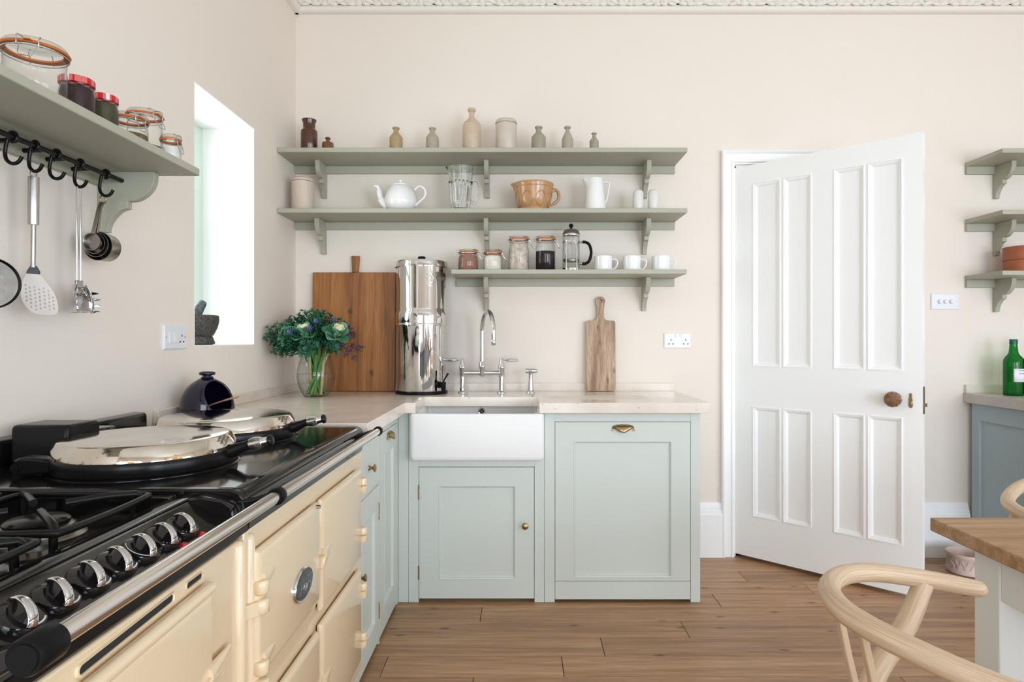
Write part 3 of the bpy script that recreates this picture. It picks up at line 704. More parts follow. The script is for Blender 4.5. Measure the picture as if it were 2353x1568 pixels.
# right-hand run behind the table
c5 = thing('side_cabinet', 'blue-grey base cabinet with a framed end panel at the far right', 'cabinet', (3.2, 3.2, 0))
MB().box(2.502, 3.97, 2.905, 3.47, .10, .852).box(2.56, 3.95, 2.96, 3.46, 0, .10).build('carcass', K['blue'], c5, smooth=0)
T = lambda u, w, v: (2.482 - w, u, v)
m = MB(T)
e_ = shaker(c5, T, 2.905, 3.468, .0, .852, (2.985, 3.418, .12, .768), K['blue'], 'end_panel')
T = TF(2.9)
for i in range(3):
    u0 = 2.50 + i * .49
    d = shaker(c5, T, u0 + .002, u0 + .488, .11, .835, (u0 + .08, u0 + .41, .20, .745), K['blue'])
    knob(d, T, u0 + .44, .52)

# ------------------------------------------------------------------ worktops
w = thing('worktop', 'pale stone L-shaped worktop running from the cooker past the sink', 'worktop', (-.2, 3.2, .867))
poly = [(LX + .001, 2.136), (-.515, 2.136), (-.515, 2.83), (-.470, 2.83), (-.470, 3.13), (.086, 3.13), (.086, 2.83), (.853, 2.83), (.853, BY - .001), (LX + .001, BY - .001)]
MB().prism(poly, 'Z', .869, .917).build('slab', K['stone'], w, bevel=.0025, seg=2)
m = MB().box(LX + .001, LX + .020, 2.136, BY - .001, .917, .960); m.build('upstand', K['stone'], w, bevel=.0015)
m = MB().box(LX + .020, .853, BY - .020, BY - .001, .917, .960); m.build('upstand', K['stone'], w, bevel=.0015)
# drainer ridges beside the sink
for i in range(5):
    y = 2.99 + i * .046
    MB().loft([[(.11, y, .9168), (.62, y, .9168), (.62, y + .016, .9168), (.11, y + .016, .9168)], [(.115, y + .005, .9186), (.615, y + .005, .9186), (.615, y + .011, .9186), (.115, y + .011, .9186)]]).build('drainer_ridge', K['stone'], w, smooth=0)
w = thing('side_worktop', 'grey-white stone worktop on the blue-grey cabinet at the far right', 'worktop', (3.2, 3.2, .852))
MB().box(2.457, 3.999, 2.83, BY - .001, .853, .905).build('slab', K['stone2'], w, bevel=.0025)
MB().box(2.462, 3.999, BY - .02, BY - .001, .905, .950).build('upstand', K['stone'], w, bevel=.0015)

# ------------------------------------------------------------------ sink
s_ = thing('sink', 'white ceramic butler sink set into the pale worktop', 'sink', (-.19, 3.04, .67))
x0, x1, y0, y1 = -.4945, .1085, 2.812, 3.268
lo = [rrect(x0 + .010, x1 - .010, y0 + .010, y1 - .010, .018, .657), rrect(x0 + .003, x1 - .003, y0 + .003, y1 - .003, .022, .664), rrect(x0, x1, y0, y1, .024, .678), rrect(x0, x1, y0, y1, .024, .857), rrect(x0 + .003, x1 - .003, y0 + .003, y1 - .003, .022, .865),
      rrect(x0 + .009, x1 - .009, y0 + .009, y1 - .009, .018, .8685), rrect(x0 + .018, x1 - .018, y0 + .018, y1 - .018, .02, .8685), rrect(x0 + .024, x1 - .024, y0 + .024, y1 - .024, .02, .862), rrect(x0 + .026, x1 - .026, y0 + .026, y1 - .026, .02, .70), rrect(x0 + .04, x1 - .04, y0 + .04, y1 - .04, .02, .685)]
MB().loft(lo).build('basin', K['fireclay'], s_, smooth=50)
Rm = Matrix.Rotation(PI / 2, 3, 'X')
oc = Vector((-.197, y1 - .0265, .832))
d = MB().lathe([(.0185, 0), (.0185, .002), (.016, .004), (.0125, .003), (.0125, .001)], oc, 24, Rm, False, False).build('overflow', K['chrome'], s_)
m = MB().lathe([(.0125, .0005), (.001, .0006)], oc, 20, Rm); m.build('overflow_hole', K['dark'], d, smooth=0)
m = MB()
for a in (0.5, 0.5 + PI / 2):
    ca, sa = math.cos(a) * .013, math.sin(a) * .013
    m.tube([oc + Vector((-ca, -.0022, -sa)), oc + Vector((ca, -.0022, sa))], .0016, 6)
m.build('overflow_cross', K['chrome'], d)
MB().lathe([(.042, 0), (.04, .003), (.02, .002), (.001, .001)], (-.19, 3.04, .6855), 24).build('plug_hole', K['chrome'], s_)

# ------------------------------------------------------------------ bridge tap and rinser
tp = thing('bridge_tap', 'chrome bridge tap with a swan-neck spout and two lever handles behind the sink', 'tap', (-.2, 3.36, .917))
ty = 3.36
for x, sg in ((-.307, -1), (-.0985, 1)):
    p = MB().lathe([(.024, .917), (.024, .920), (.019, .925), (.0125, .929), (.0125, .998), (.0155, .999), (.0155, 1.046), (.0175, 1.048), (.0175, 1.053), (.0155, 1.062), (.0105, 1.083), (.0088, 1.086), (.0088, 1.098), (.007, 1.100)], (x, ty, 0), 24).build('pillar', K['chrome'], tp)
    MB().lathe([(.003, 0), (.0036, .012), (.0075, .026), (.0082, .045), (.0062, .074), (.0066, .0815), (.004, .083)], (x + sg * .007, ty, 1.0915), 16, Matrix.Rotation(sg * PI / 2, 3, 'Y')).build('lever', K['chrome'], p)
m = MB().cyl((-.307, ty, 1.0236), (-.0985, ty, 1.0236), .0125, 20); m.build('bridge', K['chrome'], tp)
MB().lathe([(.004, 1.004), (.013, 1.007), (.0165, 1.014), (.0165, 1.054), (.0175, 1.056), (.0165, 1.060), (.0145, 1.078), (.013, 1.084), (.012, 1.086)], (-.2016, ty, 0), 24).build('hub', K['chrome'], tp)
dv = Vector((.0693, -.2, 0)).normalized(); R_ = .1058
pts = [Vector((-.2016, ty, z)) for z in (1.08, 1.13, 1.18, 1.225)]
for i in range(0, 25):
    a = PI - PI * i / 24
    pts.append(Vector((-.2016, ty, 1.240)) + dv * (R_ + R_ * math.cos(a)) + Vector((0, 0, R_ * math.sin(a))))
tip = Vector((-.2016, ty, 0)) + dv * 2 * R_
pts += [Vector((tip.x, tip.y, z)) for z in (1.225, 1.20)]
sp = MB().tube(pts, .0113, 18).build('spout', K['chrome'], tp, smooth=50)
MB().lathe([(.0113, 1.199), (.0123, 1.197), (.0123, 1.174), (.0105, 1.172), (.0095, 1.178)], (tip.x, tip.y, 0), 18).build('nozzle', K['chrome'], sp)
rs = thing('pull_out_rinser', 'small chrome pull-out rinser standing right of the bridge tap', 'tap', (.057, ty, .917))
MB().lathe([(.026, .917), (.0255, .921), (.020, .929), (.018, .932)], (.057, ty, 0), 24).build('collar', K['chrome'], rs)
MB().lathe([(.0165, .931), (.0145, .95), (.0115, .985), (.0105, 1.01), (.012, 1.022)], (.057, ty, 0), 20).build('stem', K['chrome'], rs)
MB().lathe([(.008, -.034), (.0125, -.032), (.0125, .016), (.010, .022), (.010, .028), (.006, .030)], (.062, ty - .004, 1.034), 20, Matrix.Rotation(PI / 2, 3, 'Y')).build('spray_head', K['chrome'], rs)

# ------------------------------------------------------------------ steel water filter
wf = thing('water_filter', 'tall polished steel water filter with a black tap beside the sink', 'water filter', (-.521, 3.343, .917))
fc = (-.521, 3.3425, 0)
MB().lathe([(.13, .917), (.1368, .919), (.1368, .929), (.133, .9315), (.10, .9315)], fc, 64, None, True, True).build('base_ring', K['black'], wf)
MB().lathe([(.122, .9318), (.1265, .933), (.1275, .938), (.1275, 1.262), (.1285, 1.268), (.1285, 1.273)], fc, 64).build('lower_chamber', K['mirror'], wf, smooth=40)
MB().lathe([(.130, 1.2735), (.1372, 1.275), (.1375, 1.279), (.1355, 1.283), (.1365, 1.290), (.1368, 1.330), (.1345, 1.343), (.1295, 1.356), (.1278, 1.366), (.1278, 1.580)], fc, 64).build('upper_chamber', K['mirror'], wf, smooth=40)
MB().lathe([(.1395, 1.579), (.1395, 1.583), (.1365, 1.585), (.1360, 1.606), (.134, 1.6105), (.128, 1.612), (.04, 1.6145), (.001, 1.615)], fc, 64).build('lid', K['mirror'], wf, smooth=40)
MB().lathe([(.012, 1.6145), (.012, 1.62), (.019, 1.625), (.021, 1.634), (.017, 1.640), (.002, 1.642)], fc, 24).build('lid_knob', K['black'], wf)
a = math.radians(52); ax = Vector((math.sin(a), -math.cos(a), 0)); c0 = Vector((fc[0], fc[1], .967)) + ax * .127
q = ax.to_track_quat('Z', 'Y').to_matrix()
tpz = MB().lathe([(.017, 0), (.017, .008), (.009, .010), (.009, .034), (.010, .036)], c0, 16, q).build('spigot', K['black'], wf)
e0 = c0 + ax * .034
MB().lathe([(.013, .982), (.013, .975), (.012, .945), (.0095, .938), (.0085, .925)], (e0.x, e0.y, 0), 16).build('nozzle', K['black'], tpz)
MB().tube([e0 + Vector((0, 0, .012)), e0 + Vector((.004, 0, .026)), e0 + Vector((.016, 0, .046)), e0 + Vector((.024, 0, .060))], [.008, .0065, .008, .0095], 8, flat=.6).build('lever', K['black'], tpz)
def emblem(ang, zc_, kind):
    """crossed raised strokes pressed into the steel"""
    m = MB(); a0 = math.radians(ang)
    def P(u, v): b = a0 + u / .1277; return Vector((fc[0] + .1280 * math.sin(b), fc[1] - .1280 * math.cos(b), zc_ + v))
    if kind == 0:
        st = [[(-.026, .030), (-.004, .006), (.018, .030)], [(-.026, .008), (-.004, -.016), (.020, .008)], [(-.018, .034), (-.018, -.02)], [(-.006, .032), (.014, .006)], [(.010, .034), (.010, -.012), (.024, -.012)], [(.012, .012), (.026, .012)], [(.012, .034), (.028, .034), (.028, .016)], [(-.020, -.022), (-.004, -.034), (.012, -.022)], [(-.012, -.03), (.004, -.012)]]
    else:
        st = [[(-.020, .034), (-.020, -.03)], [(-.004, .034), (-.004, -.034)], [(-.024, .010), (.024, .010)], [(-.024, -.004), (.024, -.004)], [(.012, .03), (.012, -.02)], [(.020, .03), (.020, -.034)], [(-.004, -.016), (.012, -.034)], [(-.02, .034), (-.004, .022)]]
    for s in st: m.tube(cat([P(*x) for x in s], 4), .0017, 6)
    m.build('pressed_emblem', K['mirror'], wf)
emblem(31, 1.510, 0); emblem(36, 1.178, 1)

# ------------------------------------------------------------------ chopping boards leaning on the back wall
tb = thing('bread_board', 'very large square pine board leaning in the corner behind the flowers', 'chopping board', (-.912, 3.455, .917))
def lean(y0, z0, y1, z1): return lambda x, w, v: (x, y0 + (y1 - y0) * (v - z0) / (z1 - z0) - w, v)
T = lean(3.466, .918, 3.499, 1.66)
MB(T).box(-1.141, -.6845, 0, .024, .9185, 1.5705).build('board_body', K['board'], tb, bevel=.003)
MB(T).loft([[(-.931, w, 1.663), (-.885, w, 1.663), (-.8915, w, 1.571), (-.925, w, 1.571)] for w in (.002, .022)]).build('handle', K['board'], tb, bevel=.005, seg=3)
sb = thing('paddle_board', 'small grey-brown paddle board with a holed handle leaning right of the sink', 'chopping board', (.443, 3.47, .917))
def arc(cx_, cy_, r, a0, a1, n): return [(cx_ + r * math.cos(math.radians(a0 + (a1 - a0) * i / n)), cy_ + r * math.sin(math.radians(a0 + (a1 - a0) * i / n))) for i in range(n + 1)]
cx_, hw = .443, .080
out = arc(cx_ + hw - .012, .931, .012, -90, 0, 4) + arc(cx_ + hw - .012, 1.292, .012, 0, 90, 4) + [(cx_ + .036, 1.3045), (cx_ + .027, 1.309), (cx_ + .021, 1.318), (cx_ + .0175, 1.334), (cx_ + .0185, 1.365), (cx_ + .0225, 1.398), (cx_ + .0258, 1.412)]
out += arc(cx_, 1.412, .0258, 12, 168, 10)
out += [(2 * cx_ - a_, b_) for a_, b_ in reversed([(cx_ + .036, 1.3045), (cx_ + .027, 1.309), (cx_ + .021, 1.318), (cx_ + .0175, 1.334), (cx_ + .0185, 1.365), (cx_ + .0225, 1.398), (cx_ + .0258, 1.412)])]
out += arc(cx_ - hw + .012, 1.292, .012, 90, 180, 4) + arc(cx_ - hw + .012, .931, .012, 180, 270, 4)
v, f = holed(out, [arc(cx_ + .001, 1.413, .0098, 0, 342, 18)])
T = lean(3.464, .918, 3.496, 1.44)
m = MB(T); m.add([(a_, .010, b_) for a_, b_, _ in v], f); m.build('board_body', K['board2'], sb, solid=.019, smooth=0, bevel=.002)

# ================================================================== range cooker along the left wall
ck = thing('range_cooker', 'cream enamel range cooker with black top, two domed lids and chrome rail', 'cooker', (-.89, 1.36, 0))
N0, N1, N2 = .60, 1.225, 2.13          # near end, joint of the hob module, far end
XB, XF = -1.236, -.536
CR = K['cream']
m = MB()
m.box(XB, XF, N1 + .001, N2, .09, .826); m.build('oven_body', CR, ck, bevel=.004)
MB().box(XB, XF, N0, N1 - .001, .09, .818).build('module_body', CR, ck, bevel=.004)
MB().box(XB + .05, XF - .05, N0 + .02, N2 - .01, 0, .09).build('plinth', K['iron'], ck, smooth=0)
for y in (N1 - .022, N1 + .022):
    MB().lathe([(.0135, .09), (.0135, .806), (.010, .815), (.002, .818)], (XF - .0015, y, 0), 20).build('front_pillar', CR, ck)
# black top plates
prof = [(XB, .827), (XF + .004, .827), (XF + .006, .850), (-.545, .853), (-.545, .868), (-.534, .872), (-.529, .881), (-.530, .892), (-.537, .902), (-.549, .908), (-.562, .9095), (XB, .9095)]
MB().loft([[(a, y, b) for a, b in prof] for y in (N1 + .012, N2 - .002)]).build('hot_plate_top', K['enamel'], ck, smooth=45, bevel=.002)
MB().prism([(XB, .826), (XF + .003, .826), (XF + .003, .845), (XB, .845)], 'Y', N0, N1 + .012).build('trim_strip', K['iron'], ck, smooth=0)
# joint bar between the two plates
prof = [(XB, .85), (-.533, .85), (-.527, .868), (-.529, .890), (-.540, .905), (-.560, .912), (XB, .913)]
MB().loft([[(a, y, b) for a, b in prof] for y in (N1 - .010, N1 + .011)]).build('joint_bar', K['enamel'], ck, smooth=45, bevel=.004)
MB().box(XB, -.66, N1 - .036, N1 - .012, .85, .9035).build('hob_rim', K['enamel'], ck, bevel=.003)
# hob module: sunk burner tray, frame strip, sloping control panel
MB().box(XB, -.66, N0 + .01, N1 - .036, .850, .872).build('burner_tray', K['enamel'], ck, bevel=.002)
MB().box(XB, -.66, N0, N0 + .012, .850, .9).build('hob_rim', K['enamel'], ck, bevel=.002)
MB().prism([(-.664, .85), (-.664, .8985), (-.660, .9005), (-.628, .9005), (-.624, .8985), (-.624, .85)], 'Y', N0, N1 - .012).build('hob_rim', K['enamel'], ck, smooth=30)
MB().prism([(-.6245, .8455), (-.6245, .8965), (-.618, .895), (-.546, .8605), (-.539, .854), (-.536, .8455)], 'Y', N0, N1 - .012).build('control_panel', K['enamel'], ck, smooth=35)
MB().loft([[(-.626, y, .9), (-.60, y, .905), (-.56, y, .897), (-.541, y, .885), (-.534, y, .85), (-.62, y, .85)] for y in (N1 - .040, N1 - .010)]).build('panel_end', K['enamel'], ck, bevel=.004)
# knobs
sl = Vector((.073, 0, -.035)).normalized(); nn = Vector((.035, 0, .073)).normalized(); yy = Vector((0, 1, 0))
def kframe(y): 
    c = Vector((-.578, y, .8758))
    ca, sa = math.cos(.40), math.sin(.40)
    return lambda a, b, h: tuple(c + sl * (a * ca + b * sa) + yy * (b * ca - a * sa) + nn * h)
for i, y in enumerate((.7256, .7830, .8430, .9015, .9600, 1.0180, 1.0760)):
    T = kframe(y); m = MB(T); seg = 28
    m.loft([[(r * math.cos(2 * PI * k / seg), r * math.sin(2 * PI * k / seg), h) for k in range(seg)] for r, h in ((.0280, 0), (.0280, .006), (.0268, .0085), (.021, .0095), (.001, .0095))])
    kb = m.build('control_knob', K['enamel'], ck)
    m = MB(T); loops = []
    for k in range(15):
        t = -1 + 2 * k / 14; hh = .0150 * max(0.0, 1 - t * t) ** .5; wd_ = .0100 * (1 - t * t) + .0014
        a = t * .0235
        loops.append([(a, -wd_, .006), (a, wd_, .006), (a, wd_ * .55, .0095 + hh), (a, -wd_ * .55, .0095 + hh)])
    m.loft(loops); m.build('knob_grip', K['enamel'], kb, bevel=.0015)
    m = MB(T)
    pts = [T(math.sin(math.radians(q)) * .0240, 0, .0088 + .0163 * math.cos(math.radians(q))) for q in range(-72, 92, 10)]
    MB().tube(pts, .0062, 14, flat=.45, up=tuple(nn)).build('chrome_strip', K['chrome'], kb)
    m = MB(T)
    if i in (0, 1, 2, 3, 4):
        for q in range(0, 8 if i < 4 else 14):
            a0 = math.radians(-4 - q * (7 if i < 4 else 9)); a1 = math.radians(-4 - (q + 1) * (7 if i < 4 else 9))
            if i < 4: a0, a1 = -a0, -a1
            wq = .0015 * (1 - q / 18)
            m.add([((.0240 - wq) * math.cos(a0), (.0240 - wq) * math.sin(a0), .0101), ((.0240 + wq) * math.cos(a0), (.0240 + wq) * math.sin(a0), .0101), ((.0240 + wq) * math.cos(a1), (.0240 + wq) * math.sin(a1), .0101), ((.0240 - wq) * math.cos(a1), (.0240 - wq) * math.sin(a1), .0101)], [(0, 1, 2, 3)])
    else:
        for q in range(-3, 4):
            a0 = math.radians(q * 13); c_ = (.0240 * math.cos(a0), .0240 * math.sin(a0))
            m.add([(c_[0] - .0008, c_[1] - .0008, .0101), (c_[0] + .0008, c_[1] - .0008, .0101), (c_[0] + .0008, c_[1] + .0008, .0101), (c_[0] - .0008, c_[1] + .0008, .0101)], [(0, 1, 2, 3)])
    o = m.build('white_marking', K['plastic'], kb, smooth=0)
    MB(T).loft([[(-.030 + r * math.cos(k * PI / 4), .010 + r * math.sin(k * PI / 4), h) for k in range(8)] for r, h in ((.0016, -.0005), (.0016, .001))]).build('marker_dot', K['plastic'], ck, smooth=0)
for y in (1.028, 1.086):
    T = lambda a, b, h, y=y: tuple(Vector((-.578, y, .8758)) + sl * a + yy * b + nn * h)
    MB(T).loft([[(.0345 + r * math.cos(k * PI / 6), r * math.sin(k * PI / 6), h) for k in range(12)] for r, h in ((.0072, -.004), (.0072, .005), (.006, .0068), (.001, .0075))]).build('indicator_light', K['red'], ck)
# burners and pan supports
def bar(m, a, b, r=.0062): m.tube([a, b], r, 8)
for bx, by, br in ((-.80, 1.045, .050), (-1.075, 1.045, .040), (-.80, .775, .040), (-1.075, .775, .050)):
    b_ = MB().lathe([(br + .020, .872), (br + .020, .876), (br + .012, .879), (br + .004, .880), (br + .002, .892), (br - .006, .895), (.001, .895)], (bx, by, 0), 32).build('burner', K['dsteel'], ck, smooth=40)
    MB().lathe([(br - .004, .895), (br - .003, .9005), (br - .008, .904), (.001, .9055)], (bx, by, 0), 32).build('burner_cap', K['iron'], b_)
    m = MB()
    for k in range(22):
        a = 2 * PI * k / 22; m.box(bx + (br + .0035) * math.cos(a) - .0018, bx + (br + .0035) * math.cos(a) + .0018, by + (br + .0035) * math.sin(a) - .0018, by + (br + .0035) * math.sin(a) + .0018, .881, .890)
    o = m.build('flame_ports', K['brass'], b_, smooth=0); o['kind'] = 'stuff'
    ps = MB(); hx, hy = .122, .118; zt = .922
    cor = [(bx - hx, by - hy), (bx + hx, by - hy), (bx + hx, by + hy), (bx - hx, by + hy)]
    ps.tube(cat([(cor[0][0] + .03, cor[0][1], zt - .008), (cor[1][0] - .03, cor[1][1], zt - .008), (cor[1][0], cor[1][1] + .03, zt - .008), (cor[2][0], cor[2][1] - .03, zt - .008), (cor[2][0] - .03, cor[2][1], zt - .008), (cor[3][0] + .03, cor[3][1], zt - .008), (cor[3][0], cor[3][1] - .03, zt - .008), (cor[0][0], cor[0][1] + .03, zt - .008)], 4, True), .0062, 8, closed=True)
    psu = ps.build('pan_support', K['iron'], ck)
    for a in (PI / 4, 3 * PI / 4, 5 * PI / 4, 7 * PI / 4):
        c, s = math.cos(a), math.sin(a)
        m = MB(); m.tube([(bx + c * .038, by + s * .038, zt), (bx + c * .10, by + s * .10, zt + .001), (bx + c * .145, by + s * .142, zt - .002), (bx + c * .156, by + s * .152, zt - .012)], [.0068, .0068, .0066, .0055], 8)
        m.tube([(bx + c * .140, by + s * .138, zt - .006), (bx + c * .142, by + s * .140, .873)], .006, 8)
        m.build('support_finger', K['iron'], psu)
# splashback rail and flue box along the wall
MB().prism([(XB, .909), (-1.196, .909), (-1.197, .958), (-1.203, .967), (XB, .969)], 'Y', N0 + .01, 2.025).build('back_rail', K['enamel'], ck, smooth=30, bevel=.003)
MB().loft([[(-1.19, y0, z), (-1.055, y0, z), (-1.055, y1, z), (-1.19, y1, z)] for y0, y1, z in ((1.468, 1.592, .909), (1.472, 1.588, .99), (1.478, 1.58, 1.0))]).build('flue_box', K['iron'], ck, bevel=.008, seg=3)
MB().box(-1.20, -1.06, 1.595, 1.66, .909, .975).build('flue_box', K['enamel'], ck, bevel=.006)
# lids
for yc in (1.477, 1.878):
    xc = -.870; R_ = .1935
    ld = MB().lathe([(R_ - .012, .9100), (R_ - .004, .912), (R_, .917), (R_, .940), (R_ - .003, .9445), (R_ - .010, .9455), (.002, .9455)], (xc, yc, 0), 72).build('lid', K['iron'], ck, smooth=40)
    MB().lathe([(R_ - .0025, .9447), (R_ - .0035, .950), (R_ - .007, .960), (R_ - .0115, .9675), (R_ - .0150, .9735), (R_ - .0185, .9763), (R_ - .024, .9775), (R_ - .040, .9785), (R_ * .5, .9797), (.002, .9803)], (xc, yc, 0), 72).build('chrome_dome', K['lid'], ld, smooth=50)
    MB().lathe([(.200, .9095), (.200, .9105), (.195, .9125), (.17, .9125)], (xc, yc, 0), 64, None, False, False).build('hotplate_ring', K['enamel'], ld)
    # hinge arm at the back, handle at the front
    for dy in (-.13, .13):
        m = MB(); m.loft([[(x, yc + dy - w, z0), (x, yc + dy + w, z0), (x, yc + dy + w, z1), (x, yc + dy - w, z1)] for x, w, z0, z1 in ((xc - .110, .018, .918, .945), (xc - .150, .02, .915, .950), (xc - .180, .021, .912, .952), (xc - .200, .018, .914, .946))])
        m.build('hinge_arm', K['iron'], ld, bevel=.006)
        MB().cyl((xc - .190, yc + dy - .026, .93), (xc - .190, yc + dy + .026, .93), .009, 14).build('hinge_pin', K['iron'], ld)
    MB().tube([(xc + R_ - .03, yc, .936), (xc + R_ + .006, yc, .940), (xc + R_ + .032, yc, .951), (xc + R_ + .044, yc, .955)], [.019, .016, .0115, .0115], 14).build('handle_arm', K['iron'], ld)
    hp = [Vector((xc + R_ + .040, yc, .9535)), Vector((xc + R_ + .090, yc, .964))]
    hd = (hp[1] - hp[0]).normalized(); hq = hd.to_track_quat('Z', 'Y').to_matrix()
    L = (hp[1] - hp[0]).length
    prof = [(.0095, 0)]
    for k in range(9):
        z = .004 + k * (L - .022) / 9
        r = .0122 + .0032 * math.sin(PI * (k + .5) / 9)
        prof += [(r - .0015, z), (r, z + .001), (r, z + .003), (r - .0015, z + .004)]
    prof += [(.0105, L - .016), (.0095, L - .002)]
    MB().lathe(prof, hp[0], 20, hq).build('coil_handle', K['chrome'], ld, smooth=30)
    MB().lathe([(.0095, 0), (.013, .002), (.0135, .007), (.010, .011), (.001, .012)], hp[1] - hd * .003, 18, hq).build('handle_end', K['iron'], ld)
# towel rails
RXc, RZ, rr_ = -.470, .8975, .0118
for a, b in ((N0 + .03, N1 - .012), (N1 + .004, 2.085)):
    MB().cyl((RXc, a, RZ), (RXc, b, RZ), rr_, 28).build('towel_rail', K['rail'], ck)
def arm(y, w, x0=-.545):
    m = MB(); m.loft([[(x, y - ww, z - hh), (x, y + ww, z - hh), (x, y + ww, z + hh), (x, y - ww, z + hh)] for x, z, ww, hh in ((x0, .872, w, .018), (-.515, .880, w, .014), (-.492, .891, w * .9, .011), (-.478, .8965, w * .8, .010))])
    m.build('rail_bracket', K['enamel'], ck, bevel=.004, seg=3)
def capb(y0, y1, r): MB().lathe([(r * .72, 0), (r * .75, .0015), (r * .92, .001), (r, .004), (r, y1 - y0 - .003), (r * .93, y1 - y0)], (RXc, y0, RZ), 28, Matrix.Rotation(-PI / 2, 3, 'X')).build('rail_collar', K['black'], ck, smooth=35)
arm(N0 + .020, .016); arm(N1 - .004, .010); arm(2.085, .010)
capb(N0 - .004, N0 + .036, .0190); capb(N1 - .016, N1 + .006, .0172); capb(2.076, 2.096, .0155)
# oven doors
DX = -.5135
def oven_door(y0, y1, z0, z1, notch=False):
    m = MB(); b = .016
    m.loft([[(x, y0 + i, z0 + i), (x, y1 - i, z0 + i), (x, y1 - i, z1 - i), (x, y0 + i, z1 - i)] for x, i in ((XF + .0045, .003), (XF + .007, .0), (DX - .009, .0), (DX - .003, .006), (DX, .016))])
    o = m.build('oven_door', CR, ck, bevel=.0035, seg=3)
    MB().box(XF - .001, XF + .006, y0 + .008, y1 - .008, z0 + .008, z1 - .008).build('door_seal', K['dark'], o, smooth=0)
    return o
dA = oven_door(1.245, 1.630, .523, .782); dB = oven_door(1.648, 2.056, .490, .782)
dC = oven_door(1.648, 2.056, .155, .455); dD = oven_door(1.245, 1.630, .155, .470 - .022)
def teardrop(par, y, z, s=1.0, fl=1, up=1):
    """moulded lug: round knuckle tapering into the door face"""
    m = MB(); loops = []
    for k in range(9):
        t = k / 8; yy_ = y + fl * t * .085 * s
        r = (.0190 * (1 - .55 * t)) * s; zz = z + up * t * .006 * s
        loops.append([(DX - .006 + (.011 * (1 - .98 * t) ** .8 + .0022) * max(0, math.cos(a)) ** .8 * s, yy_ , zz + r * math.sin(a)) for a in [(-PI / 2 + PI * j / 10) for j in range(11)]])
    m.loft(loops); m.build('hinge_lug', CR, par, smooth=60)
    MB().lathe([(.003, 0), (.012 * s, .002), (.0155 * s, .007), (.0155 * s, .026 * s), (.013 * s, .030 * s), (.003, .031 * s)], (DX - .002, y - fl * .006, z - .024 * s), 18).build('hinge_knuckle', CR, par)
def wall_bracket(par, y, z, w=.05):
    MB().loft([[(XF - .001, y - w, z), (XF - .001, y - w, z + .028), (DX + .010, y - .004, z + .028), (DX + .010, y + .008, z + .024), (DX + .010, y + .008, z + .004), (DX + .010, y - .004, z)][::1] , [(XF - .012, y - w, z), (XF - .012, y - w, z + .028), (XF - .012, y - .004, z + .028), (XF - .012, y + .008, z + .024), (XF - .012, y + .008, z + .004), (XF - .012, y - .004, z)]]).build('hinge_bracket', CR, ck, bevel=.003)
    MB().lathe([(.012, 0), (.0155, .003), (.0155, .026), (.012, .029)], (DX - .002, y, z), 18).build('hinge_bracket', CR, ck)
for z in (.716, .556): teardrop(dA, 1.262, z); wall_bracket(ck, 1.256, z - .060)
for z in (.405, .20): teardrop(dD, 1.262, z); wall_bracket(ck, 1.256, z - .060)
for dd_, zs_ in ((dB, (.722, .560)), (dC, (.378, .215))):
    for z in zs_:
        MB().lathe([(.004, -.026), (.013, -.024), (.015, -.020), (.015, -.003), (.011, -.0005)], (DX - .004, 2.072, z), 18).build('hinge_knuckle', CR, dd_)
        MB().lathe([(.011, .0005), (.015, .003), (.015, .020), (.013, .024), (.004, .026)], (DX - .004, 2.072, z), 18).build('hinge_knuckle', CR, dd_)
        MB().box(XF - .004, DX - .002, 2.045, 2.075, z - .022, z - .003).build('hinge_lug', CR, dd_, bevel=.004)
        MB().box(XF - .004, DX - .006, 2.068, 2.10, z + .003, z + .022).build('hinge_lug', CR, ck, bevel=.004)
def latch(par, y, z):
    m = MB(); loops = []
    for k in range(9):
        t = k / 8; yy_ = y + t * .090; r = .0180 * (1 - .55 * t)
        loops.append([(DX - .006 + (.012 * (1 - .98 * t) ** .8 + .0022) * max(0, math.cos(a)) ** .8, yy_, z + t * .008 + r * math.sin(a)) for a in [(-PI / 2 + PI * j / 10) for j in range(11)]])
    m.loft(loops); m.build('latch_lug', CR, par, smooth=60)
    MB().loft([[(DX + .006 - k, y - .022, z - .030), (DX + .006 - k, y + .012, z - .022), (DX + .004 - k, y + .05, z - .006), (DX + .008 - k, y + .004, z + .004), (DX + .010 - k, y - .016, z)] for k in (0, .02)]).build('latch_handle', CR, par, bevel=.004)
latch(dB, 1.650, .636); latch(dC, 1.650, .300)
MB().cyl((DX - .004, 1.604, .775), (DX + .006, 1.604, .775), .005, 12).build('door_stud', K['steel'], dA)
# badge on the door
bc = (1.485, .6235)
def oval(m, x, ry, rz, n=40): return [(x, bc[0] + ry * .96 * math.cos(2 * PI * k / n), bc[1] + rz * .94 * math.sin(2 * PI * k / n)) for k in range(n)]
m = MB(); m.loft([oval(m, DX - .001, .063, .041), oval(m, DX + .004, .063, .041), oval(m, DX + .007, .060, .038), oval(m, DX + .006, .056, .0345)], False, True)
bd = m.build('badge', K['chrome'], dA)
m = MB(); m.loft([oval(m, DX + .0055, .0558, .0343), oval(m, DX + .0072, .0550, .0336)]); m.build('badge_field', K['badge'], bd)
v, f = text_geo('AGA', .040, .55, .0006, -.0012)
MB(lambda a, b, c: (DX + .0078 + c, bc[0] + .001 + a * .86, bc[1] - .001 + b * 1.25)).add(v, f).build('badge_lettering', K['chrome'], bd, smooth=0)
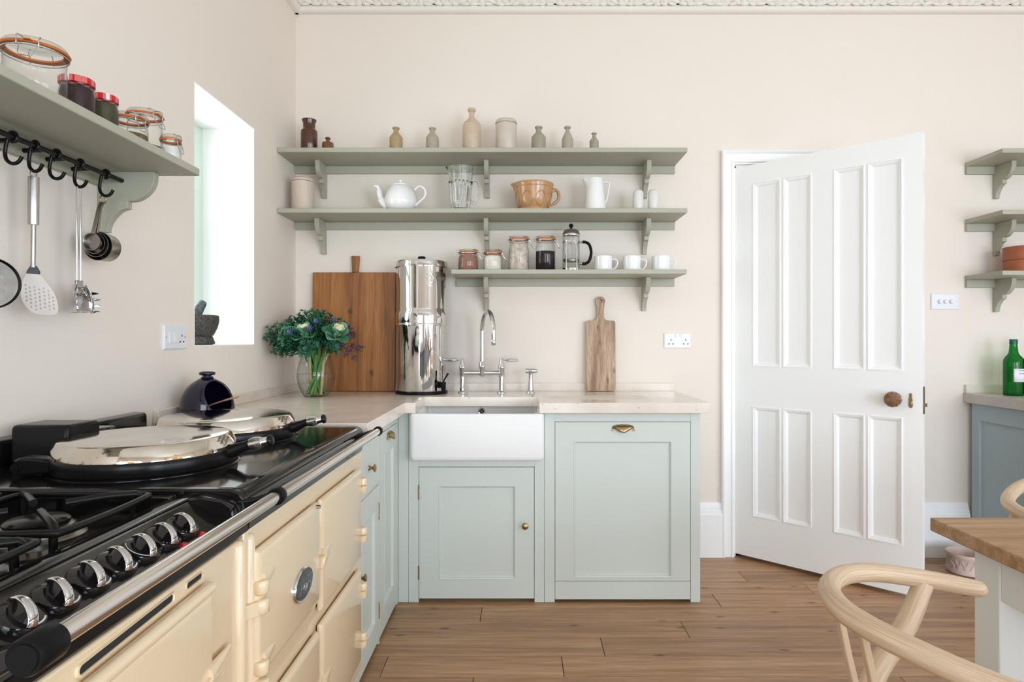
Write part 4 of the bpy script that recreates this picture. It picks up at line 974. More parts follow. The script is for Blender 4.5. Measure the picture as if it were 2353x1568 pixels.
# module oven door and grille slots
T = TS(XF)
for y0, y1, zc_, h in ((.765, .972, .7975, .0058), (1.010, 1.060, .8045, .0048)):
    n = 8; l = [(y1 - h + h * math.cos(a), zc_ + h * math.sin(a)) for a in [-PI / 2 + PI * k / n for k in range(n + 1)]] + [(y0 + h + h * math.cos(a), zc_ + h * math.sin(a)) for a in [PI / 2 + PI * k / n for k in range(n + 1)]]
    sk = (0.006 if y1 < 1 else 0.002)
    MB().loft([[(XF + w, a, b + (a - y0) * sk / .2) for a, b in l] for w in (.0002, .0009)]).build('grille_slot', K['dark'], ck, smooth=0)
    MB().loft([[(XF + w, y0 + (a - y0) * 1.0 , b + (a - y0) * sk / .2) for a, b in [((q - (y0 + y1) / 2) * s + (y0 + y1) / 2, (z - zc_) * (1 + (s - 1) * 6) + zc_) for q, z in l]] for s, w in ((1.0, .0012), (1.02, .0035), (1.05, .0035), (1.07, .0002))], False, False).build('slot_rim', CR, ck, smooth=40)
md = MB().loft([[(x, .655 + i, .20 + i), (x, 1.072 - i, .20 + i), (x, 1.072 - i, .776 - i), (x, .655 + i, .776 - i)] for x, i in ((XF - .001, .004), (XF + .004, .0), (XF + .010, .0), (XF + .016, .006), (XF + .018, .016))]).build('oven_door', CR, ck, bevel=.004, seg=3)
MB().tube([(XF + .012, .655, .774), (XF + .012, 1.065, .781)], .0115, 14).build('door_roll', CR, md)
DX2 = DX; DX = XF + .018
latch(md, 1.05, .635)

# ================================================================== shelves
BR = [(0, 0), (.158, 0)] + [(a.x, a.z) for a in cat([(p, 0, z) for p, z in ((.158, -.018), (.155, -.034), (.147, -.052), (.133, -.068), (.115, -.080), (.100, -.085), (.083, -.086))], 3)] + [(a.x, a.z) for a in cat([(p, 0, z) for p, z in ((.083, -.107), (.066, -.112), (.055, -.120), (.042, -.134), (.032, -.150), (.027, -.165), (.0255, -.177))], 3)] + [(0, -.177)]
def shelf(name, lab, T, u0, u1, zt, tz, depth, us, sc=.88, grp=None, u0b=None):
    """T(u, p, z): u along the wall, p out from it"""
    t_ = thing(name, lab, 'shelf', T((u0 + u1) / 2, 0, zt - tz), grp)
    MB(T).box(u0, u1, .0005, depth, zt - tz, zt).build('shelf_board', K['sage'], t_, bevel=.0025)
    MB(T).box(u0 if u0b is None else u0b, u1 - .001, .0005, .020, zt - tz - .0425, zt - tz - .0002).build('wall_batten', K['sage'], t_, bevel=.0015)
    for u in us:
        MB(T).loft([[(u + du, p * sc + .0004, zt - tz - .0003 + z) for p, z in BR] for du in (-.0122, .0122)]).build('bracket', K['sage'], t_, bevel=.0015, smooth=30)
    return t_
TBk = lambda u, p, z: (u, BY - p, z)
G = 'sage wall shelves over the sink'
Z1, Z2, Z3 = 2.183, 1.873, 1.560
shelf('wall_shelf', 'long sage shelf nearest the ceiling over the sink, holding stoneware bottles', TBk, LX + .001, .856, Z1, .0235, .275, (-1.081, -.181, .689), grp=G)
shelf('wall_shelf', 'long sage shelf in the middle over the sink, holding the teapot and jugs', TBk, LX + .001, .856, Z2, .0235, .275, (-1.084, -.182, .687), grp=G)
shelf('wall_shelf', 'short sage shelf lowest over the sink, holding glass jars and mugs', TBk, -.352, .853, Z3, .0235, .275, (-.183, .684), grp=G)
for z, lab in ((Z1 - .003, 'sage shelf at the far right, topmost of its three, empty'), (Z2 - .008, 'sage shelf at the far right, middle of its three, empty'), (Z3 - .006, 'sage shelf at the far right, lowest of its three, with a terracotta pot')):
    shelf('wall_shelf', lab, TBk, 2.466, 3.998, z, .0235, .275, (2.632, 3.25, 3.86), grp='sage wall shelves right of the door')
TLk = lambda u, p, z: (LX + p, u, z)
ls = shelf('wall_shelf', 'sage shelf over the range cooker with jars on top and utensils below', TLk, .35, 1.909, 1.717, .0225, .275, (1.868, .75), sc=1.06)

# ------------------------------------------------------------------ hanging rail, hooks and utensils
hx, hz = -1.171, 1.668
hr = thing('hook_rail', 'black iron rail with pegs fixed under the shelf over the cooker', 'rail', (hx, 1.2, hz))
MB().cyl((hx, .5, hz), (hx, 1.862, hz), .0066, 14).build('rod', K['iron'], hr)
for y in (.8, 1.10, 1.478, 1.556, 1.632, 1.725): MB().cyl((LX, y, hz - .002), (hx, y, hz), .0058, 10).build('peg', K['iron'], hr)
hk = [(-.004, -.011), (.0065, -.0085), (.0102, 0), (.0065, .0085), (-.001, .0112), (-.0085, .0075), (-.013, -.004), (-.0175, -.022), (-.0195, -.038), (-.016, -.052), (-.005, -.0605), (.008, -.060), (.017, -.0535), (.023, -.044)]
hook0 = None
HY = [1.395, 1.457, 1.524, 1.594, 1.680, 1.784]
HL = ['black S-hook holding the skimmer, leftmost on the rail', 'empty black S-hook between the skimmer and the slotted turner', 'black S-hook holding the slotted turner', 'empty black S-hook between the turner and the pasta server', 'black S-hook holding the pasta server', 'black S-hook holding the measuring cups near the shelf bracket']
for y, lab in zip(HY, HL):
    if hook0 is None:
        o = MB().tube(cat([(a * .86, 0, b) for a, b in hk], 4), .0042, 10, up=(0, 1, 0)).build('s_hook', K['iron'], None, (0, 0, 0)); hook0 = o
        tag(o, lab, 'hook', 'black S-hooks on the rail')
    else:
        o = hook0.copy(); C.objects.link(o); o['label'] = lab
    o.location = (hx, y, hz)
    o.rotation_euler = (0, 0, 0.12 * math.sin(y * 40))
# slotted turner: local frame u sideways, v down, w towards the viewer
def hang(loc, az):
    c, s = math.cos(az), math.sin(az)
    return lambda u, w, v: (loc[0] + u * c + w * s, loc[1] + u * s - w * c, loc[2] + v)
tx, ty_ = hx - .004, 1.524
tu = thing('slotted_turner', 'steel slotted turner with a wide perforated blade hanging over the cooker', 'utensil', (tx, ty_, hz - .06))
T = hang((tx, ty_, hz), math.radians(40))
MB(T).tube([(.0065 * math.sin(k * PI / 6), 0, -.0635 + .0075 * math.cos(k * PI / 6) - .004) for k in range(12)], .0018, 6, closed=True, up=(0, 1, 0)).build('hanging_loop', K['steel'], tu)
m = MB(T); rot0 = None
m.loft([[(r * math.cos(2 * PI * k / 18), r * .8 * math.sin(2 * PI * k / 18), v) for k in range(18)] for r, v in ((.005, -.073), (.0112, -.0745), (.0118, -.08), (.0112, -.186), (.0108, -.190), (.006, -.191))])
m.build('handle', K['steel'], tu)
MB(T).tube(cat([(0, 0, -.19), (-.0005, .001, -.24), (-.001, .002, -.294)], 4), [.0052] * 8 + [.0060], 10).build('shaft', K['steel'], tu)
MB(T).loft([[(-.006, w, -.290), (.006, w, -.290), (.0125, w, -.302), (.013, w, -.309), (-.014, w, -.309), (-.013, w, -.303)] for w in (-.001, .0055)]).build('blade_clip', K['iron'], tu, bevel=.001)
out = cat([(-.011, -.306), (-.019, -.322), (-.0245, -.342), (-.0245, -.362), (-.0175, -.384), (-.004, -.401), (.008, -.4065), (.028, -.4085), (.044, -.4045), (.0480, -.394), (.0455, -.372), (.038, -.350), (.0255, -.330), (.0125, -.309)], 4)
hl = []
for i, du in enumerate((-.0155, -.0075, .0015, .0105, .0195, .0285, .0365)):
    for j in range(7):
        v = -.337 - j * .0092 - (i % 2) * .0045 - (i * .0015); u = du + j * .0006
        if i in (0,) and j > 4: continue
        if i == 6 and j < 2: continue
        if v < -.398: continue
        hl.append([(u + .0022 * math.cos(a), v + .0030 * math.sin(a)) for a in [k * PI / 3 for k in range(6)]])
v_, f_ = holed([(p.x, p.y) for p in [Vector((a.x, a.y)) for a in out]][:-1], hl)
MB(T).add([(a, .002 + .10 * max(0, -.33 - b) ** 2 * 8, b) for a, b, _ in v_], f_).build('blade', K['blade'], tu, solid=.0013, smooth=0)
# skimmer at the left edge
sx, sy = hx - .004, 1.395
sk = thing('skimmer', 'steel skimmer with a round perforated bowl at the left edge of the rail', 'utensil', (sx, sy, hz - .06))
T = hang((sx, sy, hz), math.radians(52))
MB(T).tube([(0, 0, -.062), (0, .001, -.18), (0, .002, -.295)], [.005, .006, .005], 10).build('handle', K['steel'], sk)
n = 40; R_ = .054; cv = -.343
hl = [[(du + .0042 * math.cos(a), cv + dv_ + .0042 * math.sin(a)) for a in [k * PI / 4 for k in range(8)]] for du, dv_ in [(r * math.cos(q), r * math.sin(q)) for r, nn_ in ((.001, 1), (.015, 6), (.029, 11)) for q in [2 * PI * k / nn_ for k in range(nn_)]]]
v_, f_ = holed([(R_ * math.cos(2 * PI * k / n), cv + R_ * 1.0 * math.sin(2 * PI * k / n)) for k in range(n)], hl)
so = MB(T).add([(a, -.003, b) for a, b, _ in v_], f_).build('skimmer_bowl', K['skim'], sk, solid=.0013, smooth=0)
MB(T).loft([[(R_ * q * math.cos(2 * PI * k / n), w, cv + R_ * q * math.sin(2 * PI * k / n)) for k in range(n)] for q, w in ((.985, -.003), (1.02, .001), (1.06, .008), (1.075, .008), (1.03, -.001), (.985, -.0045))], False, False).build('skimmer_rim', K['skim'], so, smooth=60)
# pasta server
px_, py_ = hx - .004, 1.680
ps_ = thing('pasta_server', 'steel wire-handled pasta server with a toothed scoop hanging over the cooker', 'utensil', (px_, py_, hz - .06))
T = hang((px_, py_, hz), math.radians(72))
w_ = .0052
MB(T).tube(cat([(-w_, 0, -.318), (-w_, .0, -.20), (-w_, 0, -.075), (-w_ * .7, 0, -.064), (0, 0, -.0585), (w_ * .7, 0, -.064), (w_, 0, -.075), (w_, 0, -.20), (w_, 0, -.318)], 5), .0023, 8, up=(0, 1, 0)).build('wire_handle', K['chrome'], ps_)
MB(T).loft([[(-.009, w, -.31), (.011, w, -.31), (.009, w, -.330), (-.007, w, -.330)] for w in (-.004, .003)]).build('collar', K['steel'], ps_, bevel=.001)
sc_ = MB(T); loops = []
for i in range(9):
    t = i / 8; v = -.322 - .074 * t; wd_ = .006 + .020 * math.sin(PI * (.12 + .62 * t)); dp = .022 * math.sin(PI * (.1 + .55 * t)) 
    loops.append([(.002 + wd_ * math.sin(q), -.008 - dp + (dp + .010 + .010 * t) * (1 - math.cos(q)), v) for q in [-PI * .62 + PI * 1.24 * k / 12 for k in range(13)]])
sc_.loft(loops, False, False, closed=False)
so = sc_.build('scoop', K['chrome'], ps_, solid=.0014, smooth=60)
for i, t in enumerate((.30, .52, .74, .96)):
    v = -.322 - .074 * t; wd_ = .006 + .020 * math.sin(PI * (.12 + .62 * t)); 
    for s in (-1, 1):
        MB(T).loft([[(.002 + s * wd_ * .95 + s * .0035 * q, .010 + .026 * q + .006 * t, v - .0045 * (1 - .65 * q)), (.002 + s * wd_ * .95 + s * .0015 + s * .0035 * q, .010 + .026 * q + .006 * t, v), (.002 + s * wd_ * .95 + s * .0035 * q, .010 + .026 * q + .006 * t, v + .0045 * (1 - .65 * q))] for q in (0, .6, 1)]).build('tooth', K['chrome'], so)
MB(T).loft([[(.002 + a, .006 + .03 * q, -.396 - .002 * q), (.010 + a * .5, .006 + .03 * q, -.396 - .002 * q), (.006 + a * .7, .006 + .03 * q, -.394)] for q, a in ((0, 0), (1, .002))]).build('tooth', K['chrome'], so)
# measuring cups
mx_, my_ = hx - .004, 1.784
mc = thing('measuring_cups', 'nested dull steel measuring cups hanging on a ring by the shelf bracket', 'utensil', (mx_, my_, hz - .06))
MB().tube([(mx_ - .004 + .002 * math.sin(k * PI / 8), my_ + .0095 * math.sin(k * PI / 8), hz - .072 + .0115 * math.cos(k * PI / 8)) for k in range(16)], .0018, 8, closed=True, up=(1, 0, 0)).build('key_ring', K['brass'], mc)
cz = hz - .208
for i, (r, dep) in enumerate(((.0395, .047), (.0335, .036), (.0285, .026), (.0235, .013))):
    y0 = my_ - .034 - i * .001 - (.004 if i == 3 else 0); off = .006 * i
    q = Matrix.Rotation(-PI / 2, 3, 'X')
    c_ = MB().lathe([(r + .0012, 0), (r + .0012, .0015), (r, .002), (r * .97, dep - .004), (r * .90, dep), (.00002, dep), (.00002, dep - .0012), (r * .88, dep - .0012), (r * .955, dep - .005), (r - .0012, .001), (r, 0), (r + .0012, 0)], (mx_ + .004 - off * .35, y0 - i * .0035, cz + off * .55), 40, q, False, False).build('cup', K['dsteel'], mc, smooth=40)
    MB().loft([[(x - .0055, y - w, z), (x + .0055, y - w, z), (x + .0055, y + w, z), (x - .0055, y + w, z)] for x, y, w, z in ((mx_ + .002, y0 - i * .0035 + .001, .0012, cz + off * .55 + r - .001), (mx_ - .002 + .001 * i, my_ - .016 - i * .003, .0012, hz - .10), (mx_ - .003, my_ - .002 - i * .002, .0012, hz - .080))]).build('cup_handle', K['dsteel'], c_, bevel=.0006)

# ------------------------------------------------------------------ things made on the lathe
def jar_glass(t_, r, h, nr, foot=.92, neck=.80):
    """glass body: r body radius, nr neck radius, h height to the lid seal"""
    MB().lathe([(r * foot, 0), (r, .006), (r, h * .66), (r * .97, h * .74), (nr * 1.02, h * .84), (nr, h * .87), (nr, h * .92), (nr * 1.07, h * .935), (nr * 1.07, h * .955), (nr, h * .965), (nr, h)], (0, 0, 0), 36, None, True, False).build('glass_body', K['glass'], t_, smooth=50)
def clip_jar(name, lab, r, h, fill=None, lev=.6, nr=None, grp=None, rz=0.0):
    t_ = thing(name, lab, 'jar', (0, 0, 0), grp); nr = nr or r * .88; hb = h - .017
    jar_glass(t_, r, hb, nr)
    MB().lathe([(nr * 1.11, hb - .0015), (nr * 1.15, hb + .0015), (nr * 1.11, hb + .0045), (nr * .9, hb + .0045), (nr * .9, hb + .0005), (nr * 1.11, hb - .0015)], (0, 0, 0), 36, None, False, False).build('rubber_seal', K['orange'], t_)
    m = MB(); m.lathe([(nr * .9, hb + .0045), (nr * 1.06, hb + .005), (nr * 1.06, hb + .010), (nr * .98, hb + .015), (nr * .55, hb + .0155), (nr * .48, hb + .013), (.002, hb + .0125)], (0, 0, 0), 36, None, False, False)
    m.build('glass_lid', K['glass'], t_, smooth=40)
    MB().loft([[(nr * 1.1 * math.cos(a), nr * 1.1 * math.sin(a), hb + .001) for a in (-.16, .16)] + [(nr * 1.36, .004, hb - .001), (nr * 1.36, -.004, hb - .001)], [(nr * 1.1 * math.cos(a), nr * 1.1 * math.sin(a), hb + .0035) for a in (-.16, .16)] + [(nr * 1.36, .004, hb + .0015), (nr * 1.36, -.004, hb + .0015)]]).build('seal_tab', K['orange'], t_)
    zr = hb * .945; e = nr * 1.09; wr = .0013
    cl = MB().tube([(e * math.cos(2 * PI * k / 30), e * math.sin(2 * PI * k / 30), zr) for k in range(30)], wr, 6, closed=True).build('wire_clip', K['wire'], t_)
    for s in (-1, 1):
        y = s * nr * .42
        MB().tube(cat([(-e * .92, y, zr), (-e * 1.16, y * .9, zr + .008), (-e * 1.12, y * .9, hb + .010), (-e * .80, y * .9, hb + .0165)], 4), wr, 6).build('wire', K['wire'], cl)
        MB().tube(cat([(e * .90, y, zr), (e * 1.14, y * .8, zr - .004), (e * 1.10, y * .8, hb + .008), (e * .82, y * .8, hb + .0162), (e * .55, y * .5, hb + .0160)], 4), wr, 6).build('wire', K['wire'], cl)
    MB().tube(cat([(e * 1.08, nr * .34, zr + .004), (e * 1.22, nr * .26, zr - .012), (e * 1.52, nr * .20, zr - .034), (e * 1.56, 0, zr - .037), (e * 1.52, -nr * .20, zr - .034), (e * 1.22, -nr * .26, zr - .012), (e * 1.08, -nr * .34, zr + .004)], 4), wr, 6).build('wire', K['wire'], cl)
    if fill:
        k = .955
        MB().lathe([(r * .9, .004), (r * k, .009), (r * k, min(hb * lev, hb * .70)), (r * k * (1 if lev < .7 else .88), hb * lev), (r * .3, hb * lev + .002), (.002, hb * lev + .001)], (0, 0, 0), 30).build('contents', fill, t_, smooth=40)
    t_.rotation_euler = (0, 0, rz)
    return t_
def stone_bottle(name, lab, prof, mat, seg=32):
    o = MB().lathe(prof, (0, 0, 0), seg).build(name, mat, None, (0, 0, 0), smooth=35)
    return tag(o, lab, 'bottle')
def bottle_prof(r, h, nr, lip, sh, nk):
    """r body, h height, nr neck, lip radius, sh shoulder start, nk neck base (fractions of h)"""
    return [(r * .93, 0), (r, .005), (r, h * sh), (r * .97, h * (sh + .02)), (r * .80, h * (sh + (nk - sh) * .45)), (nr * 1.1, h * (nk - .02)), (nr * .88, h * (nk + .015)), (nr * .84, h * .915), (lip * .97, h * .945), (lip, h * .96), (lip, h * .985), (lip * .92, h), (nr * .7, h), (nr * .65, h * .96), (.002, h * .95)]
dy = 3.335; sx_ = lambda px: (px - 1195) / 1450 * dy
hh = lambda py, z: (1.2 - (py - 781) / 1450 * dy) - z
K['st_brown'] = paint('brown_saltglaze', (0.10, 0.030, 0.014), 0.16, var=(30, .3, (0.055, 0.018, 0.010)), coat=.3)
K['st_rust'] = paint('rust_saltglaze', (0.20, 0.075, 0.03), 0.25, var=(40, .3, (0.14, 0.05, 0.02)), coat=.2)
K['st_tan'] = paint('tan_stoneware', (0.42, 0.315, 0.18), 0.4, var=(40, .3, (0.36, 0.26, 0.14)))
K['st_grey'] = paint('grey_stoneware', (0.44, 0.385, 0.30), 0.45, var=(60, .3, (0.37, 0.32, 0.245)))
K['st_cream'] = paint('cream_stoneware', (0.60, 0.475, 0.345), 0.42, var=(50, .3, (0.53, 0.41, 0.29)))
K['st_pale'] = paint('pale_stoneware', (0.62, 0.55, 0.47), 0.42, var=(24, .3, (0.55, 0.475, 0.40)))
K['st_green'] = paint('greenish_stoneware', (0.37, 0.335, 0.245), 0.45, var=(50, .3, (0.30, 0.275, 0.20)))
def put(o, x, y, z): o.location = (x, y, z); return o
h = hh(276, Z1)
put(stone_bottle('stoneware_jar', 'dark brown glazed stoneware jar with a wide neck on the top shelf', [(.040, 0), (.0428, .004), (.0428, h * .64), (.041, h * .68), (.034, h * .71), (.0315, h * .74), (.0315, h * .90), (.037, h * .965), (.0375, h), (.032, h), (.028, h * .95), (.002, h * .9)], K['st_brown']), sx_(710.5), dy, Z1)
h = hh(316, Z1)
put(stone_bottle('ink_bottle', 'tiny squat rust-brown ink bottle on the top shelf', [(.028, 0), (.030, .004), (.030, h * .60), (.027, h * .67), (.014, h * .72), (.0098, h * .75), (.0098, h * .86), (.0138, h * .89), (.0138, h * .97), (.011, h), (.002, h)], K['st_rust']), sx_(753.5), dy, Z1)
for nm, lab, px, r, top, nr, lp, sh, nk, mt in (
    ('stoneware_bottle', 'small tan stoneware bottle, first of the pale ones after the brown pair', 910, .0345, 293.5, .0155, .0192, .60, .80, 'st_tan'),
    ('stoneware_bottle', 'small pinkish-grey stoneware bottle left of the tall cream one', 993.5, .0338, 294, .0155, .0190, .60, .80, 'st_grey'),
    ('stoneware_bottle', 'tallest stoneware bottle, cream, in the middle of the top shelf', 1084, .0478, 250, .0155, .0212, .62, .80, 'st_cream'),
    ('stoneware_bottle', 'squat greenish-grey stoneware bottle beside the pale stoneware pot', 1237.7, .0378, 291.5, .0172, .0205, .60, .78, 'st_green'),
    ('stoneware_bottle', 'slim grey stoneware bottle with a long tapering neck', 1304, .0302, 291.5, .0130, .0185, .52, .80, 'st_grey'),
    ('stoneware_bottle', 'smallest greenish stoneware bottle, last on the top shelf', 1365.2, .0240, 306, .0115, .0145, .60, .76, 'st_green')):
    put(stone_bottle(nm, lab, bottle_prof(r, hh(top, Z1), nr, lp, sh, nk), K[mt]), sx_(px), dy, Z1)
h = hh(277, Z1)
t_ = thing('stoneware_pot', 'pale cylindrical stoneware pot with a flat lid on the top shelf', 'pot', (sx_(1163.3), dy, Z1))
c0 = (sx_(1163.3), dy, Z1)
MB().lathe([(.053, 0), (.0558, .005), (.0558, h - .026), (.0548, h - .022), (.04, h - .022)], c0, 36).build('body', K['st_pale'], t_)
MB().lathe([(.04, h - .021), (.0575, h - .020), (.0585, h - .016), (.0570, h - .006), (.053, h - .001), (.002, h)], c0, 36).build('lid', K['st_pale'], t_)
# second shelf
h = hh(411, Z2)
t_ = thing('storage_crock', 'pinkish-white lidded crock at the left end of the middle shelf', 'jar', (sx_(696), dy, Z2)); c0 = (sx_(696), dy, Z2)
K['crock'] = paint('pinkish_crock', (0.66, 0.54, 0.455), 0.45, var=(40, .3, (0.60, 0.485, 0.40)))
MB().lathe([(.054, 0), (.0570, .004), (.0570, h - .020), (.050, h - .018)], c0, 36).build('body', K['crock'], t_)
MB().lathe([(.050, h - .0175), (.0572, h - .017), (.0576, h - .012), (.0565, h - .005), (.052, h), (.002, h)], c0, 36).build('lid', K['crock'], t_)
# teapot
h = hh(424, Z2); x = sx_(920.5)
t_ = thing('teapot', 'round white china teapot on the middle shelf', 'teapot', (x, dy, Z2)); c0 = (x, dy, Z2); r = .084
MB().lathe([(.045, 0), (.050, .003), (.066, .012), (.0785, .030), (.084, .052), (.0832, .070), (.076, .092), (.062, h - .016), (.045, h - .008), (.040, h - .006), (.038, h - .009), (.002, h - .010)], c0, 40).build('body', K['porcelain'], t_, smooth=60)
ld = MB().lathe([(.0405, h - .0065), (.042, h - .003), (.030, h + .002), (.012, h + .005), (.006, h + .006)], c0, 32).build('lid', K['porcelain'], t_, smooth=60)
MB().lathe([(.005, h + .005), (.0048, h + .009), (.0095, h + .013), (.0108, h + .019), (.0085, h + .025), (.002, h + .028)], c0, 20).build('lid_knob', K['porcelain'], ld, smooth=60)
MB().tube(cat([(x - .066, dy, Z2 + .030), (x - .092, dy, Z2 + .050), (x - .108, dy, Z2 + .082), (x - .118, dy, Z2 + h - .018), (x - .131, dy, Z2 + h - .009), (x - .139, dy, Z2 + h - .011)], 5), [.023] * 4 + [.0205] * 5 + [.0150] * 5 + [.0105] * 5 + [.0082] * 5 + [.0062] * 2, 14, up=(0, 1, 0)).build('spout', K['porcelain'], t_, smooth=60)
MB().tube(cat([(x + .074, dy, Z2 + h - .030), (x + .092, dy, Z2 + h - .012), (x + .115, dy, Z2 + h - .013), (x + .131, dy, Z2 + h - .036), (x + .126, dy, Z2 + h - .066), (x + .104, dy, Z2 + h - .088), (x + .076, dy, Z2 + .034)], 5), .0062, 12, up=(0, 1, 0)).build('handle', K['porcelain'], t_, smooth=60)
# glass jug
h = hh(385, Z2); x = sx_(1058.5)
t_ = thing('glass_jug', 'tall clear fluted glass jug with a handle on the middle shelf', 'jug', (x, dy, Z2)); n = 90
def jl(r, z, flute=0.0, sp=0.0):
    l = []
    for k in range(n):
        a = 2 * PI * k / n; q = r * (1 + flute * (math.cos(a * 9) ** 2 - .5))
        px = q * math.cos(a); 
        if sp: 
            d_ = max(0, math.cos(a - PI)) ** 14; px -= sp * d_
        l.append((x + px, dy + q * math.sin(a), Z2 + z))
    return l
MB().loft([jl(.043, 0), jl(.0462, .004, .10), jl(.050, h * .25, .17), jl(.0575, h * .60, .17), jl(.0605, h * .655, .12), jl(.0630, h * .67, .03), jl(.0638, h * .685), jl(.0622, h * .70), jl(.0618, h * .73), jl(.0640, h * .90), jl(.0665, h * .97, 0, .010), jl(.0672, h, 0, .014),
    jl(.0648, h, 0, .012), jl(.0620, h * .92), jl(.0572, h * .70), jl(.0530, h * .60), jl(.0455, h * .25), jl(.038, .020)], True, True).build('glass_body', K['solidglass'], t_, smooth=60)
MB().tube([Vector(p) for p in jl(.0656, h, 0, .013)], .0016, 6, closed=True).build('rim', K['jugglass'], t_)
MB().tube(cat([(x + .0605, dy, Z2 + h * .705), (x + .072, dy, Z2 + h * .715), (x + .088, dy, Z2 + h * .69), (x + .099, dy, Z2 + h * .56), (x + .095, dy, Z2 + h * .36), (x + .080, dy, Z2 + h * .225), (x + .066, dy, Z2 + h * .215), (x + .0525, dy, Z2 + h * .25)], 5), .0062, 12, up=(0, 1, 0)).build('handle', K['solidglass'], t_, smooth=60)
# mixing bowl with a lip
h = hh(424, Z2); x = sx_(1226.5)
K['cane'] = paint('cane_glaze', (0.50, 0.275, 0.125), 0.22, var=(20, .3, (0.45, 0.24, 0.105)), coat=.3)
t_ = thing('mixing_jug', 'caramel pottery batter bowl with oval relief, lip and handle on the middle shelf', 'bowl', (x, dy, Z2)); n = 48
def bl(r, z, sp=0.0):
    return [(x + r * math.cos(a) - sp * max(0, math.cos(a - PI)) ** 22, dy + r * math.sin(a), Z2 + z + sp * .18 * max(0, math.cos(a - PI)) ** 22) for a in [2 * PI * k / n for k in range(n)]]
MB().loft([bl(.074, 0), bl(.0785, .004), bl(.0785, .014), bl(.0755, .018), bl(.083, .034), bl(.0925, .065), bl(.0985, h - .045), bl(.1015, h - .036, .004), bl(.102, h - .016, .010), bl(.105, h - .010, .013), bl(.1055, h - .002, .016), bl(.1035, h, .016), bl(.099, h - .003, .015), bl(.096, h - .03, .004), bl(.088, .06), bl(.06, .016)]).build('body', K['cane'], t_, smooth=50)
m = MB()
for k in range(8):
    a0 = -PI / 2 + (k - 3.5) * 2 * PI / 8 ; loops = []
    pts = []
    for q in range(18):
        e = 2 * PI * q / 18; zz = h * .40 + math.sin(e) * h * .245; rr_b = .0775 + (zz - .013) * .24; aa = a0 + math.cos(e) * .026 / rr_b
        pts.append((x + (rr_b + .002) * math.cos(aa), dy + (rr_b + .002) * math.sin(aa), Z2 + zz))
    m.tube(pts, .0019, 6, closed=True)
o = m.build('oval_relief', K['cane'], t_, smooth=60); o['kind'] = 'stuff'
m = MB()
for k in range(84):
    a = 2 * PI * k / 84; m.ball((x + .1020 * math.cos(a), dy + .1020 * math.sin(a), Z2 + h - .024), .0031, seg=6, rings=4)
o = m.build('beaded_band', K['cane'], t_, smooth=60); o['kind'] = 'stuff'
MB().tube(cat([(x + .097, dy, Z2 + h - .040), (x + .108, dy, Z2 + h - .028), (x + .124, dy, Z2 + h - .036), (x + .133, dy, Z2 + h - .060), (x + .126, dy, Z2 + h - .085), (x + .106, dy, Z2 + h - .102), (x + .088, dy, Z2 + h - .112)], 5), [.0085] * 26 + [.007] * 5, 12, up=(0, 1, 0)).build('handle', K['cane'], t_, smooth=60)
# white jug
h = hh(411.5, Z2); x = sx_(1367.5)
t_ = thing('white_jug', 'tall tapering white china jug on the middle shelf', 'jug', (x, dy, Z2)); n = 40
def wl(r, z, sp=0.0):
    return [(x + r * math.cos(a) - sp * max(0, math.cos(a - PI)) ** 12, dy + r * math.sin(a), Z2 + z) for a in [2 * PI * k / n for k in range(n)]]
MB().loft([wl(.054, 0), wl(.0565, .003), wl(.0565, .012), wl(.050, h * .5), wl(.0458, h * .72, .002), wl(.0440, h * .85, .013), wl(.0425, h * .96, .022), wl(.0420, h, .027), wl(.0400, h, .025), wl(.0415, h * .85, .010), wl(.047, h * .5), wl(.05, .012)]).build('body', K['porcelain'], t_, smooth=50)
MB().tube([(x + .040, dy, Z2 + h * .905), (x + .060, dy, Z2 + h * .905), (x + .073, dy, Z2 + h * .900), (x + .0765, dy, Z2 + h * .875), (x + .074, dy, Z2 + h * .78), (x + .068, dy, Z2 + h * .55), (x + .060, dy, Z2 + h * .36), (x + .050, dy, Z2 + h * .25)], .0045, 10, flat=1.5, up=(0, 1, 0)).build('handle', K['porcelain'], t_, smooth=60)
# salt and pepper pots
h = hh(436.5, Z2)
K['speck'] = paint('speckled_white_glaze', (0.80, 0.78, 0.76), 0.3, var=(160, .3, (0.70, 0.665, 0.64)))
for px, lab, rp in ((1466.2, 'speckled white shaker under the shelf bracket, left of its pair', 0), (1500.9, 'speckled white shaker at the end of the middle shelf, right of its pair', 1)):
    t_ = thing('shaker', lab, 'shaker', (sx_(px), dy, Z2), 'pair of white shakers'); c0 = (sx_(px), dy, Z2)
    MB().lathe([(.026, 0), (.0285, .003), (.0280, h * .5), (.0272, h - .016), (.025, h - .009), (.018, h - .002), (.002, h)], c0, 28).build('body', K['speck'], t_, smooth=50)
    m = MB()
    for k in range(5):
        a = 2 * PI * k / 5; m.lathe([(.0012, 0), (.001, .0006)], (c0[0] + .007 * math.cos(a), c0[1] + .007 * math.sin(a), Z2 + h - .0012), 6)
    m.build('pouring_hole', K['dark'], t_, smooth=0)
